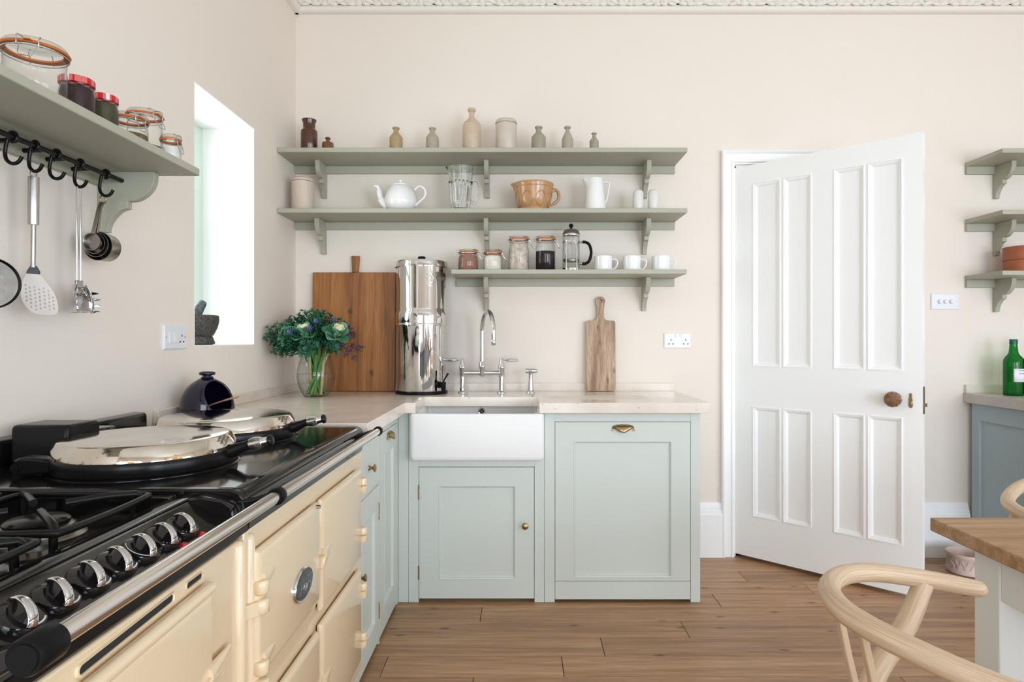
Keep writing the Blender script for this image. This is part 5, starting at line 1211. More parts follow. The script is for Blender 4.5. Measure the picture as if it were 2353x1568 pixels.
# third shelf
Z3t = Z3
K['cocoa'] = paint('cocoa_powder', (0.33, 0.165, 0.115), 0.95, var=(60, .3, (0.27, 0.13, 0.09)))
K['flour'] = paint('flour', (0.86, 0.79, 0.69), 0.95, var=(30, .3, (0.72, 0.63, 0.52)))
K['coffee'] = paint('coffee_beans', (0.010, 0.006, 0.006), 0.6, spec=0.1, var=(90, .2, (0.028, 0.016, 0.015)), bump=(180, 1.0))
K['nuts'] = paint('oat_flakes', (0.72, 0.61, 0.51), 0.9, var=(45, .14, (0.48, 0.37, 0.30)), bump=(120, .6))
K['herbs'] = paint('dried_herbs', (0.20, 0.16, 0.055), 0.95, var=(160, .2, (0.08, 0.06, 0.025)), bump=(200, .8))
K['salt'] = paint('white_salt', (0.78, 0.75, 0.72), 0.9, bump=(200, .5))
K['jam'] = paint('dark_preserve', (0.016, 0.007, 0.011), 0.6, spec=0.15, var=(20, .3, (0.05, 0.02, 0.02)))
K['jam2'] = paint('dark_green_preserve', (0.022, 0.024, 0.012), 0.6, spec=0.15, var=(20, .3, (0.10, 0.085, 0.04)))
put(clip_jar('clip_top_jar', 'short clip-top glass jar of cocoa, first on the lowest shelf over the sink', .0520, hh(574, Z3), K['cocoa'], .84), sx_(1075.8), dy, Z3)
put(clip_jar('clip_top_jar', 'short clip-top glass jar of flour beside the cocoa jar', .0490, hh(574.5, Z3), K['flour'], .82), sx_(1132), dy, Z3)
put(clip_jar('clip_top_jar', 'tall clip-top glass jar of pale flakes on the lowest shelf over the sink', .0535, hh(544, Z3), K['nuts'], .83), sx_(1192), dy, Z3)
put(clip_jar('clip_top_jar', 'tall clip-top glass jar of dark coffee beans beside the cafetiere', .0520, hh(543.5, Z3), K['coffee'], .62), sx_(1253.3), dy, Z3)
# cafetiere
x = sx_(1312.3); h = hh(514, Z3); r = .0465
t_ = thing('cafetiere', 'glass cafetiere with steel frame, domed lid and black handle on the lowest shelf', 'coffee pot', (x, dy, Z3)); c0 = (x, dy, Z3)
hb = hh(541, Z3)
MB().lathe([(r * .9, .006), (r * .96, .010), (r * .96, hb - .004), (r * 1.0, hb)], c0, 36, None, True, False).build('glass_beaker', K['jugglass'], t_, smooth=50)
fr_ = MB().lathe([(r * .99, .004), (r * 1.02, .004), (r * 1.02, .016), (r * .99, .016), (r * .99, .004)], c0, 36, None, False, False).build('frame_ring', K['chrome'], t_)
MB().lathe([(r * .985, hb - .040), (r * 1.02, hb - .040), (r * 1.02, hb - .032), (r * .985, hb - .032), (r * .985, hb - .040)], c0, 36, None, False, False).build('frame_ring', K['chrome'], t_)
for a in (-2.2, -.95, .6, 2.2):
    MB().tube([(x + r * 1.02 * math.cos(a), dy + r * 1.02 * math.sin(a), Z3 + z) for z in (-.0, .02, hb - .036)], .0026, 8).build('frame_leg', K['chrome'], t_)
MB().lathe([(r * .90, .052), (r * .92, .054), (r * .92, .062), (r * .90, .064), (.004, .064), (.004, .052)], c0, 30).build('plunger', K['dsteel'], t_)
MB().cyl((x, dy, Z3 + .06), (x, dy, Z3 + hb + .015), .0022, 10).build('plunger_rod', K['chrome'], t_)
MB().lathe([(r * 1.0, hb - .008), (r * 1.04, hb - .006), (r * 1.05, hb + .001), (r * 1.02, hb + .006), (r * .98, hb + .009), (r * .93, hb + .018), (r * .72, hb + .028), (r * .35, hb + .033), (.004, hb + .034)], c0, 40).build('lid', K['chrome'], t_, smooth=50)
kn = MB().lathe([(.006, hb + .033), (.004, hb + .037), (.004, hb + .040)], c0, 14).build('lid_knob', K['black'], t_)
MB().ball((x, dy, Z3 + h - .0118), .0118).build('knob_ball', K['black'], kn, smooth=80)
m = MB().tube(cat([(x + .060, dy, Z3 + hb - .036), (x + .075, dy, Z3 + hb - .036), (x + .096, dy, Z3 + hb - .050), (x + .106, dy, Z3 + hb * .53), (x + .096, dy, Z3 + .058), (x + .075, dy, Z3 + .042), (x + .058, dy, Z3 + .042)], 6), .0078, 12, up=(0, 1, 0)); hd_ = m.build('handle', K['black'], t_, smooth=60)
for z in (hb - .036, .042): MB().cyl((x + r * .98, dy, Z3 + z), (x + .064, dy, Z3 + z), .0062, 14).build('handle_ferrule', K['chrome'], hd_)
# mugs
h = hh(589.5, Z3)
mug0 = thing('mug', '', 'mug', (0, 0, 0), 'white mugs on the lowest shelf')
MB().lathe([(.040, 0), (.0455, .003), (.0475, .008), (.0478, h - .001), (.0468, h), (.0450, h - .001), (.0445, .008), (.002, .006)], (0, 0, 0), 36).build('body', K['porcelain'], mug0, smooth=45)
MB().tube(cat([(.0465, 0, h * .76), (.060, 0, h * .80), (.074, 0, h * .70), (.0765, 0, h * .48), (.068, 0, h * .24), (.056, 0, h * .13), (.0465, 0, h * .16)], 5), .0042, 10, flat=1.4, up=(0, 1, 0)).build('handle', K['porcelain'], mug0, smooth=60)
for i, (px, lab, rz) in enumerate(((1386, 'white mug beside the cafetiere, first of three', -.35), (1451.5, 'white mug in the middle of three on the lowest shelf', -.30), (1518.4, 'white mug at the end of the lowest shelf, last of three', -.35))):
    o = mug0 if i == 0 else copy_tree(mug0)
    place(o, (sx_(px), dy, Z3), rz, lab)
# left shelf jars
ZL = 1.717
put(clip_jar('clip_top_jar', 'large empty clip-top jar with an orange seal, biggest on the shelf over the cooker', .0600, .142, None, .5, nr=.058, rz=-1.1), -1.085, 1.412, ZL)
def gingham():
    m, t, b = new_mat('red_gingham_lid'); co = t.nodes.new('ShaderNodeTexCoord'); mp = t.nodes.new('ShaderNodeMapping'); mp.inputs['Scale'].default_value = (48, 48, 48)
    mp.inputs['Location'].default_value = (.13, .21, .5)
    t.links.new(co.outputs['Object'], mp.inputs[0]); sp = t.nodes.new('ShaderNodeSeparateXYZ'); t.links.new(mp.outputs[0], sp.inputs[0]); ss = []
    for i in range(2):
        f = t.nodes.new('ShaderNodeMath'); f.operation = 'FRACT'; t.links.new(sp.outputs[i], f.inputs[0])
        g = t.nodes.new('ShaderNodeMath'); g.operation = 'GREATER_THAN'; g.inputs[1].default_value = .5; t.links.new(f.outputs[0], g.inputs[0]); ss.append(g)
    ad = t.nodes.new('ShaderNodeMath'); ad.operation = 'ADD'; t.links.new(ss[0].outputs[0], ad.inputs[0]); t.links.new(ss[1].outputs[0], ad.inputs[1])
    hf = t.nodes.new('ShaderNodeMath'); hf.operation = 'MULTIPLY'; hf.inputs[1].default_value = .5; t.links.new(ad.outputs[0], hf.inputs[0])
    r = t.nodes.new('ShaderNodeValToRGB'); r.color_ramp.interpolation = 'CONSTANT'
    e = r.color_ramp.elements; e[0].color = (.80, .74, .72, 1); e[1].position = .75; e[1].color = (.48, .006, .012, 1); q = e.new(.4); q.color = (.72, .13, .13, 1)
    t.links.new(hf.outputs[0], r.inputs[0]); t.links.new(r.outputs[0], b.inputs['Base Color']); b.inputs['Roughness'].default_value = .35
    return m
K['gingham'] = gingham()
def jam_jar(lab, r, h, fill):
    t_ = thing('jam_jar', lab, 'jar', (0, 0, 0), 'gingham-lidded jam jars')
    n = 8; 
    MB().lathe([(r * .9, 0), (r * .97, .005), (r, .012), (r, h * .70), (r * .95, h * .80), (r * .90, h * .84), (r * .90, h - .012)], (0, 0, 0), 32, None, True, False).build('glass_body', K['glass'], t_, smooth=50)
    MB().lathe([(r * .86, .005), (r * .94, .012), (r * .94, h * .70), (r * .86, h * .80), (.002, h * .80)], (0, 0, 0), 28).build('contents', fill, t_)
    MB().lathe([(r * .98, h - .016), (r * 1.0, h - .0155), (r * 1.0, h - .003), (r * .96, h), (r * .85, h - .0005), (.002, h - .001)], (0, 0, 0), 36).build('lid', K['gingham'], t_, smooth=40)
    a = -.62
    return t_
put(jam_jar('jam jar with a red gingham lid next to the large clip-top jar', .0385, .120, K['jam']), -1.085, 1.545, ZL)
put(jam_jar('jam jar with a red gingham lid and greenish contents, smaller of the two', .0345, .116, K['jam2']), -1.085, 1.643, ZL)
put(clip_jar('clip_top_jar', 'clip-top jar with a wide orange seal beside the smaller gingham jam jar', .0430, .104, K['herbs'], .55, nr=.041, rz=-.55), -1.075, 1.742, ZL)
put(clip_jar('clip_top_jar', 'clip-top jar of dried herbs near the end of the shelf over the cooker', .0460, .150, K['herbs'], .35, nr=.044, rz=-.4), -1.095, 1.842, ZL)
put(clip_jar('clip_top_jar', 'smallest clip-top jar, white salt inside, at the end of the shelf over the cooker', .0270, .073, K['salt'], .6, nr=.026, rz=-.35), -1.008, 1.822, ZL)

# ================================================================== things standing about
# salt pig with its spoon
sp_c = Vector((-1.128, 2.275, .9172)); r = .088
t_ = thing('salt_pig', 'navy glazed dome-shaped salt pig with an open mouth beside the cooker lids', 'salt pig', sp_c)
bm = bmesh.new()
prof = [(.080, 0), (.087, .004), (.0885, .020), (.087, .045), (.081, .075), (.069, .102), (.052, .122), (.032, .136), (.020, .143), (.016, .149)]
seg = 56; rings = []
for pr, pz in [(a.x, a.z) for a in cat([(a, 0, b) for a, b in prof], 4)]:
    rings.append([bm.verts.new((pr * math.cos(2 * PI * k / seg), pr * math.sin(2 * PI * k / seg), pz)) for k in range(seg)])
for i in range(len(rings) - 1):
    for k in range(seg): bm.faces.new((rings[i][k], rings[i][(k + 1) % seg], rings[i + 1][(k + 1) % seg], rings[i + 1][k]))
bm.faces.new(rings[0][::-1])
nrm = Vector((.80, -.42, .42)).normalized()
bmesh.ops.bisect_plane(bm, geom=bm.verts[:] + bm.edges[:] + bm.faces[:], plane_co=Vector((0, 0, .060)) + nrm * .060, plane_no=nrm, clear_outer=True)
bm.verts.index_update()
m = MB(); m.add([tuple(v.co + sp_c) for v in bm.verts], [tuple(v.index for v in f.verts) for f in bm.faces]); bm.free()
body = m.build('body', K['navy'], t_, solid=.006, smooth=60)
# rolled rim round the mouth
rim = []
u_ = nrm.cross(Vector((0, 0, 1))).normalized(); v_ = nrm.cross(u_)
for k in range(40):
    a = 2 * PI * k / 40; d = u_ * math.cos(a) + v_ * math.sin(a); o_ = Vector((0, 0, .060)) + nrm * .060
    lo_, hi_ = 0.0, .12
    def inside(p):
        zz = p.z
        if zz < 0 or zz > .149: return False
        for (r0, z0), (r1, z1) in zip(prof[:-1], prof[1:]):
            if z0 <= zz <= z1: return math.hypot(p.x, p.y) <= r0 + (r1 - r0) * (zz - z0) / (z1 - z0)
        return False
    for _ in range(24):
        md_ = (lo_ + hi_) / 2
        if inside(o_ + d * md_): lo_ = md_
        else: hi_ = md_
    rim.append(sp_c + o_ + d * lo_)
MB().tube(rim, .0042, 8, closed=True).build('mouth_rim', K['navy'], t_, smooth=60)
MB().lathe([(.020, .141), (.0185, .146), (.0135, .149), (.0135, .153), (.026, .156), (.0275, .161), (.026, .166), (.015, .169), (.002, .1695)], sp_c, 28).build('lid_knob', K['navy'], t_, smooth=60)
MB().lathe([(.002, .030), (.076, .030)], sp_c, 28, None, True, True).build('salt', K['salt'], t_, smooth=0)
s_ = thing('salt_spoon', 'small wooden spoon sticking out of the navy salt pig', 'spoon', sp_c + Vector((.03, -.01, .04)))
pts = [sp_c + Vector(p) for p in ((-.020, .005, .034), (.022, -.008, .050), (.060, -.018, .062), (.098, -.027, .073), (.130, -.034, .080))]
MB().tube(cat(pts, 5), [.0045] * 12 + [.0055] * 5 + [.0065, .006, .005, .003], 10, flat=.65).build('handle', K['spoon'], s_)
MB().ball(pts[0], .012, (1.3, 1, .55), 14, 8).build('spoon_bowl', K['spoon'], s_)

# mortar and pestle on the window ledge
mo = Vector((-1.352, 2.60, 1.1794))
o = MB().lathe([(.076, 0), (.086, .004), (.0865, .008), (.078, .032), (.0755, .034), (.083, .042), (.096, .070), (.102, .095), (.1025, .112), (.100, .121), (.092, .122), (.086, .116), (.080, .085), (.06, .055), (.002, .045)], mo, 44).build('mortar', K['granite'], None, mo, smooth=30)
tag(o, 'dark speckled granite mortar on the deep window ledge', 'mortar')
q = Vector((.50, .05, .86)).normalized().to_track_quat('Z', 'Y').to_matrix(); pb = mo + Vector((-.015, -.01, .068))
K['pestle'] = paint('blue_grey_granite', (0.16, 0.175, 0.19), 0.5, var=(130, 0.14, (0.05, 0.055, 0.06)))
o = MB().lathe([(.003, -.006), (.018, -.002), (.0245, .010), (.0255, .03), (.0225, .07), (.0195, .10), (.0175, .120), (.012, .1285), (.002, .131)], pb, 26, q).build('pestle', K['pestle'], None, pb, smooth=50)
tag(o, 'speckled blue-grey granite pestle leaning in the mortar', 'pestle')

# vase with water
vc = Vector((-1.019, 3.150, .9174))
t_ = thing('vase', 'round clear glass vase of water in the corner of the worktop', 'vase', vc)
gp = [(.050, 0), (.056, .003), (.066, .018), (.080, .046), (.089, .078), (.0918, .104), (.0895, .132), (.083, .160), (.0755, .182), (.0725, .200)]
gp = [(a.x, a.z) for a in cat([(a, 0, b) for a, b in gp], 3)]
MB().lathe(gp, vc, 48, None, True, False).build('glass_body', K['glass'], t_, smooth=60)
MB().tube([(vc.x + .0725 * math.cos(2 * PI * k / 40), vc.y + .0725 * math.sin(2 * PI * k / 40), vc.z + .200) for k in range(40)], .0018, 8, closed=True).build('rim', K['jugglass'], t_)
wm = glass('water', (0.975, 0.985, 0.97), (0.80, 0.85, 0.82), 0.8)
MB().lathe([(r_ * .965, max(z_, .003)) for r_, z_ in gp if z_ < .120] + [(.002, .120)], vc, 44).build('water', wm, t_, smooth=60)

# the bouquet: every stem is a thing of its own
K['leaf'] = paint('dark_leaf', (0.038, 0.175, 0.090), 0.40, var=(30, .3, (0.018, 0.095, 0.052)))
K['leaf2'] = paint('mid_leaf', (0.070, 0.260, 0.140), 0.40, var=(30, .3, (0.030, 0.14, 0.075)))
K['stem'] = paint('green_stem', (0.09, 0.27, 0.045), 0.5, var=(40, .3, (0.045, 0.15, 0.025)))
K['bstem'] = paint('brown_stem', (0.16, 0.085, 0.045), 0.6, var=(40, .3, (0.10, 0.05, 0.03)))
K['pstem'] = paint('pale_stem', (0.42, 0.42, 0.20), 0.55, var=(40, .3, (0.34, 0.30, 0.14)))
K['kale'] = paint('cabbage_leaf', (0.060, 0.235, 0.105), 0.42, var=(26, .3, (0.03, 0.13, 0.06)))
K['kale2'] = paint('blue_cabbage_leaf', (0.16, 0.36, 0.28), 0.42, var=(26, .3, (0.07, 0.22, 0.15)))
K['heart'] = paint('cream_cabbage_heart', (0.80, 0.735, 0.50), 0.5, var=(40, .3, (0.70, 0.63, 0.37)))
K['thistle'] = paint('blue_thistle', (0.035, 0.045, 0.13), 0.7, var=(140, .25, (0.075, 0.095, 0.21)), bump=(260, 1.0))
K['berry'] = paint('plum_berries', (0.055, 0.018, 0.032), 0.35, var=(60, .3, (0.12, 0.055, 0.085)))
rb = random.Random(11)
def stem_pts(tip, foot_a, foot_r, neck_a=None):
    """from the vase floor through the neck to the tip"""
    f = vc + Vector((foot_r * math.cos(foot_a), foot_r * math.sin(foot_a), .010))
    tip = Vector(tip); hd = Vector((tip.x - vc.x, tip.y - vc.y, 0))
    L = max(hd.length, 1e-4); nk = vc + hd / L * min(.052, L * .45 + .012) + Vector((0, 0, .205))
    mid = nk.lerp(tip, .5) + Vector((0, 0, .016)) 
    return cat([f, f.lerp(nk, .5), nk, mid, tip], 6)
def leaf(m, p, d, up, L, w, fold=.25, curl=.2):
    d = d.normalized(); s = d.cross(up)
    if s.length < 1e-3: s = d.cross(Vector((1, 0, 0)))
    s.normalize(); n = s.cross(d).normalized()
    def P(t, q): return tuple(p + d * L * t + s * w * q + n * (abs(q) * w * fold - curl * L * t * t))
    m.add([P(0, 0), P(.35, .45), P(.7, .38), P(1, 0), P(.7, -.38), P(.35, -.45), P(.35, 0), P(.7, 0)],
          [(0, 1, 6), (1, 2, 7, 6), (2, 3, 7), (0, 6, 5), (6, 7, 4, 5), (7, 3, 4)])
def sprig(lab, tip, n=64, ll=.038, mat='leaf', grp='leafy green sprigs in the vase'):
    a = math.atan2(tip[1] - vc.y, tip[0] - vc.x) + PI + rb.uniform(-.6, .6)
    pts = stem_pts(tip, a, .046); t_ = thing('leafy_sprig', lab, 'foliage', pts[0], grp)
    MB().tube(pts, [.0046] * (len(pts) - 6) + [.0028, .0025, .002, .0017, .0014, .001], 7).build('stem', K['stem'], t_, smooth=60)
    m = MB(); k0 = int(len(pts) * .56)
    for i in range(n):
        t = k0 + (len(pts) - 1 - k0) * (i / n) ** .85; j = min(int(t), len(pts) - 2); p = pts[j].lerp(pts[j + 1], t - j)
        ax = (pts[j + 1] - pts[j]).normalized(); g = i * 2.4 + rb.uniform(-.3, .3)
        e1 = ax.orthogonal().normalized(); e2 = ax.cross(e1)
        o_ = e1 * math.cos(g) + e2 * math.sin(g); ln = ll * (1.15 - .45 * i / n) * rb.uniform(.8, 1.2)
        q = p + o_ * rb.uniform(.0, .012)
        leaf(m, q, o_ * .75 + ax * .75 + Vector((0, 0, .15)), ax, ln, ln * .34)
        # a side twig with a tuft of leaves
        if i % 2 == 0:
            e = q + (o_ * .8 + ax * .7).normalized() * ln * .95
            for c in range(5): 
                b = g + c * 1.26; dd_ = (o_ * .7 + ax * .9 + (e1 * math.cos(b) + e2 * math.sin(b)) * .9)
                leaf(m, e, dd_, ax, ln * .60, ln * .24)
    o = m.build('leaves', K[mat], t_, smooth=0); o['kind'] = 'stuff'
    return t_
def at(px, py, d): return ((px - 1195) / 1450 * d, d, 1.2 - (py - 781) / 1450 * d)
SP = [((620, 768), 3.04, 'leafy sprig reaching furthest left from the vase', 'leaf'), ((640, 788), 3.02, 'low leafy sprig drooping at the left of the vase', 'leaf'), ((650, 748), 3.07, 'leafy sprig high on the left side of the bouquet', 'leaf2'), ((664, 765), 3.03, 'leafy sprig in front on the left of the bouquet', 'leaf2'),
      ((682, 734), 3.12, 'leafy sprig rising between the left mass and the top of the bouquet', 'leaf'), ((705, 721), 3.14, 'leafy sprig at the very top of the bouquet', 'leaf2'), ((728, 722), 3.14, 'upright leafy sprig above the vase', 'leaf2'), ((742, 724), 3.18, 'leafy sprig at the top right of the bouquet', 'leaf'),
      ((722, 742), 3.08, 'leafy sprig behind the blue thistles', 'leaf'), ((748, 752), 3.17, 'dark leafy sprig between the two cabbage heads', 'leaf'), ((735, 772), 3.10, 'dark leafy sprig low in the middle of the bouquet', 'leaf'), ((690, 752), 3.10, 'leafy sprig behind the left cabbage head', 'leaf'), ((630, 800), 3.05, 'lowest leafy sprig on the left of the vase', 'leaf'), ((786, 748), 3.22, 'leafy sprig behind the right cabbage head', 'leaf'), ((708, 800), 3.04, 'low leafy sprig at the vase rim under the left cabbage head', 'leaf'), ((768, 796), 3.08, 'low leafy sprig at the vase rim under the right cabbage head', 'leaf'), ((655, 775), 3.00, 'leafy sprig in front of the left green mass', 'leaf')]
for (px, py), d, lab, mt in SP: sprig(lab, at(px, py, d), 40 if 'low' in lab else 76, .042 if mt == 'leaf' else .040, mt)
def cabbage(lab, tip, face, r, foot):
    tip = Vector(tip); pts = stem_pts(tip, foot, .032); t_ = thing('ornamental_cabbage', lab, 'flower', pts[0], 'ornamental cabbages in the vase')
    MB().tube(pts, .0072, 12).build('stem', K['pstem'], t_, smooth=60)
    ax = Vector(face).normalized(); e1 = ax.orthogonal().normalized(); e2 = ax.cross(e1)
    q = ax.to_track_quat('Z', 'Y').to_matrix()
    hm = MB(); 
    for ring_, (n, rad, ht, ln) in enumerate(((3, .008, .020, .030), (5, .018, .014, .034))):
        for k in range(n):
            a = 2 * PI * k / n + ring_ * .5; o_ = e1 * math.cos(a) + e2 * math.sin(a); s_ = e2 * math.cos(a) - e1 * math.sin(a)
            b = tip + o_ * rad * .35 - ax * .010; vs = []; 
            for i in range(5):
                u = i / 4
                for j in range(5):
                    v = -1 + j / 2
                    w = ln * (.35 + .5 * math.sin(PI * min(1, u * .8 + .1)))
                    vs.append(tuple(b + ax * (ht + ln * .9 * u - .10 * ln * (abs(v) > .6)) + o_ * (rad * (.5 + .7 * math.sin(u * 1.7)) - w * .35 * v * v) + s_ * w * v * .8))
            hm.add(vs, [(i * 5 + j, i * 5 + j + 1, i * 5 + j + 6, i * 5 + j + 5) for i in range(4) for j in range(4)])
    o = hm.build('heart_leaves', K['heart'], t_, solid=.0012, smooth=60); o['kind'] = 'stuff'
    MB().ball(tip + ax * .008, .024, (1, 1, 1.1), 16, 8, q).build('heart', K['heart'], t_, smooth=60)
    for k in range(11):
        a = 2 * PI * k / 6 + (.5 if k > 5 else 0); o_ = e1 * math.cos(a) + e2 * math.sin(a); s_ = e2 * math.cos(a) - e1 * math.sin(a)
        ln = r * (1.0 if k < 6 else 1.25) * rb.uniform(.9, 1.1); b = tip - ax * (.014 if k < 6 else .026); vs = []; nu, nv = 6, 6
        sp_ = .46 if k < 6 else 1.0
        for i in range(nu + 1):
            u = i / nu; cen = b + o_ * (ln * u * sp_ + .012) + ax * (ln * (.92 * u if k < 6 else .45 * u) - ln * .12 * u * u * (1 if k > 5 else -.2))
            w = ln * (.16 + .52 * math.sin(PI * min(1, .12 + u * .80)) ** .8) * (1 - .55 * max(0, u - .8) / .2)
            for j in range(nv + 1):
                v = -1 + 2 * j / nv
                vs.append(tuple(cen + s_ * w * v * .82 + (ax - o_ * .5) * w * .34 * v * v + ax * .0035 * math.sin(v * 9 + k) * u))
        mm = MB(); mm.add(vs, [(i * (nv + 1) + j, i * (nv + 1) + j + 1, (i + 1) * (nv + 1) + j + 1, (i + 1) * (nv + 1) + j) for i in range(nu) for j in range(nv)])
        mm.build('leaf', K['kale'] if k % 3 else K['kale2'], t_, solid=.0012, smooth=60)
cabbage('ornamental cabbage with a cream heart at the left front of the bouquet', at(698, 764, 3.06), (-.05, -.50, 1.0), .054, 2.6)
cabbage('ornamental cabbage with a cream heart at the right of the bouquet', at(776, 764, 3.10), (.40, -.52, .80), .056, -.4)
def thistle(lab, tip, foot, r=.0135):
    tip = Vector(tip); pts = stem_pts(tip, foot, .026); t_ = thing('thistle', lab, 'flower', pts[0], 'blue thistles in the vase')
    MB().tube(pts, .0021, 7).build('stem', K['stem'], t_, smooth=60)
    ax = (pts[-1] - pts[-3]).normalized(); q = ax.to_track_quat('Z', 'Y').to_matrix(); e1 = ax.orthogonal().normalized(); e2 = ax.cross(e1)
    MB().ball(tip + ax * r * .9, r, (.85, .85, 1.25), 18, 10, q).build('flower_head', K['thistle'], t_, smooth=60)
    m = MB()
    for k in range(9):
        a = 2 * PI * k / 9; leaf(m, tip, (e1 * math.cos(a) + e2 * math.sin(a)) + ax * .25, ax, .026, .006, .1, -.15)
    o = m.build('bract', K['thistle'], t_, smooth=0)
thistle('blue thistle at the front left of the bouquet', at(669, 767, 2.99), .4)
thistle('blue thistle in front of the left cabbage head', at(712, 758, 3.00), 1.4)
thistle('blue thistle above the left cabbage head', at(725.5, 744, 3.05), 2.2)
thistle('dark thistle at the top right of the bouquet', at(765, 742, 3.16), 3.4)
def berries(lab, tips, foot, mat='berry'):
    c = Vector((0, 0, 0))
    for t in tips: c += Vector(t)
    c /= len(tips); pts = stem_pts(tuple(c.lerp(vc + Vector((0, 0, .25)), .35)), foot, .028)
    t_ = thing('berry_sprig', lab, 'flower', pts[0], 'plum berry sprigs in the vase')
    m = MB().tube(pts, .0030, 7)
    for t in tips: m.tube(cat([pts[-1], pts[-1].lerp(Vector(t), .5) + Vector((0, 0, .008)), Vector(t)], 4), .0013, 6)
    m.build('stem', K['bstem'], t_, smooth=60)
    m = MB()
    for t in tips:
        for k in range(26):
            d = Vector((rb.gauss(0, 1), rb.gauss(0, 1), rb.gauss(0, 1))).normalized() * rb.uniform(.004, .019)
            m.ball(Vector(t) + d, rb.uniform(.0028, .0042), seg=6, rings=4)
    o = m.build('berries', K[mat], t_, smooth=60); o['kind'] = 'stuff'
berries('plum-coloured berry sprig hanging at the right of the bouquet', [at(808, 775, 3.10), at(812, 792, 3.09), at(800, 806, 3.08), at(820, 802, 3.09)], 2.0)
berries('plum-coloured berry sprig lowest at the right, over the pine board', [at(815, 822, 3.07), at(790, 795, 3.07), at(795, 815, 3.06), at(829, 798, 3.10)], 3.0)
berries('dark berry sprig behind the right cabbage head', [at(805, 758, 3.17), at(797, 770, 3.16), at(811, 766, 3.17)], 3.6)
# bare stems standing in the water
for i, (a, r0, mt, lab) in enumerate(((2.2, .055, 'stem', 'green cut stem at the back left of the vase water'), (4.2, .060, 'stem', 'slanting green cut stem low in the vase water'), (2.9, .060, 'stem', 'thick green cut stem at the left in the vase water'), (3.6, .048, 'pstem', 'pale cut stem leaning in the vase water'), (4.7, .045, 'stem', 'green cut stem at the front of the vase water'), (-.35, .058, 'stem', 'bright green cut stem at the right in the vase water'))):
    p0 = vc + Vector((r0 * .55 * math.cos(a), r0 * .55 * math.sin(a), .010)); p1 = vc + Vector((.052 * math.cos(a + PI * .9), .052 * math.sin(a + PI * .9), .20)); p2 = p1 + (p1 - p0) * .06
    o = MB().tube(cat([p0, p0.lerp(p1, .5), p1, p2], 5), .0078, 12).build('cut_stem', K[mt], None, p0, smooth=60); tag(o, lab, 'stem')

# ------------------------------------------------------------------ right-hand side
x = 2.660
t_ = thing('casserole', 'terracotta lidded casserole on the lowest shelf at the far right', 'pot', (x, 3.335, Z3 - .006)); c0 = (x, 3.335, Z3 - .006)
MB().lathe([(.080, 0), (.085, .004), (.0875, .030), (.0878, .058), (.0865, .064), (.06, .064)], c0, 44).build('body', K['terracotta'], t_, smooth=40)
MB().lathe([(.06, .0645), (.0895, .065), (.0905, .068), (.0885, .072), (.0880, .124), (.0905, .128), (.0905, .133), (.086, .136), (.076, .134), (.002, .130)], c0, 44).build('lid', K['terracotta'], t_, smooth=40)
def wine(lab, x, y):
    t_ = thing('green_bottle', lab, 'bottle', (x, y, .9055), 'green glass bottles on the side worktop'); c0 = (x, y, .9055); r = .0452
    MB().lathe([(.040, 0), (.0435, .002), (r, .008), (r, .172), (.0435, .188), (.037, .202), (.027, .214), (.021, .226), (.0175, .262), (.0165, .280)], c0, 36, None, True, False).build('glass_body', K['greenglass'], t_, smooth=60)
    MB().lathe([(.016, .272), (.0185, .273), (.0185, .294), (.017, .2965), (.002, .297)], c0, 24).build('screw_cap', paint('green_cap', (0.004, 0.10, 0.075), .4, bump=(60, .05)), t_)
    a0 = -PI / 2 - .30; m = MB(); n = 14; w = .95
    m.loft([[(x + (r + .0008) * math.cos(a0 + q), y + (r + .0008) * math.sin(a0 + q), .9055 + z) for q in [(-.35 + 1.75 * k / n) for k in range(n + 1)]] for z in (.074, .143)], False, False, closed=False)
    lb = m.build('paper_label', K['label'], t_, solid=.0006, smooth=60)
    m = MB(); rl = random.Random(2)
    for row, (z, q0, q1) in enumerate(((.134, .15, 1.25), (.117, .15, 1.15))):
        q = q0
        while q < q1:
            L_ = rl.uniform(.10, .22); pts = []
            for k in range(9):
                qq = a0 + q + L_ * k / 8; pts.append((x + (r + .0014) * math.cos(qq), y + (r + .0014) * math.sin(qq), .9055 + z + .0032 * math.sin(k * 2.3 + row)))
            m.tube(pts, .0005, 4); q += L_ + .06
    m.build('handwriting', K['ink'], lb, smooth=0)
wine('green bottle with a white handwritten label on the far right worktop, whole', 2.604, 3.33)
wine('green bottle cut by the picture edge on the far right worktop', 2.712, 3.335)
# pet bowl
bc_ = Vector((2.309, 3.262, 0.0)); 
t_ = thing('pet_bowl', 'pink stoneware pet bowl with raised letters on the floor by the skirting', 'bowl', bc_)
MB().lathe([(.086, 0), (.091, .004), (.0915, .020), (.0890, .024), (.0890, .078), (.0925, .084), (.0935, .098), (.0915, .103), (.0875, .102), (.085, .090), (.080, .045), (.070, .036), (.002, .034)], bc_, 56).build('body', K['pink'], t_, smooth=40)
v, f = text_geo('SWAP', .064, 0, .003)
w_ = max(a for a, b, c in v) - min(a for a, b, c in v)
MB(lambda a, b, c: (bc_.x + (.0890 + c) * math.sin((a) / .0885 - 1.27 + w_ / .177 - .26), bc_.y - (.0890 + c) * math.cos((a) / .0885 - 1.27 + w_ / .177 - .26), .050 + b)).add(v, f).build('raised_letters', K['pink'], t_, smooth=0)

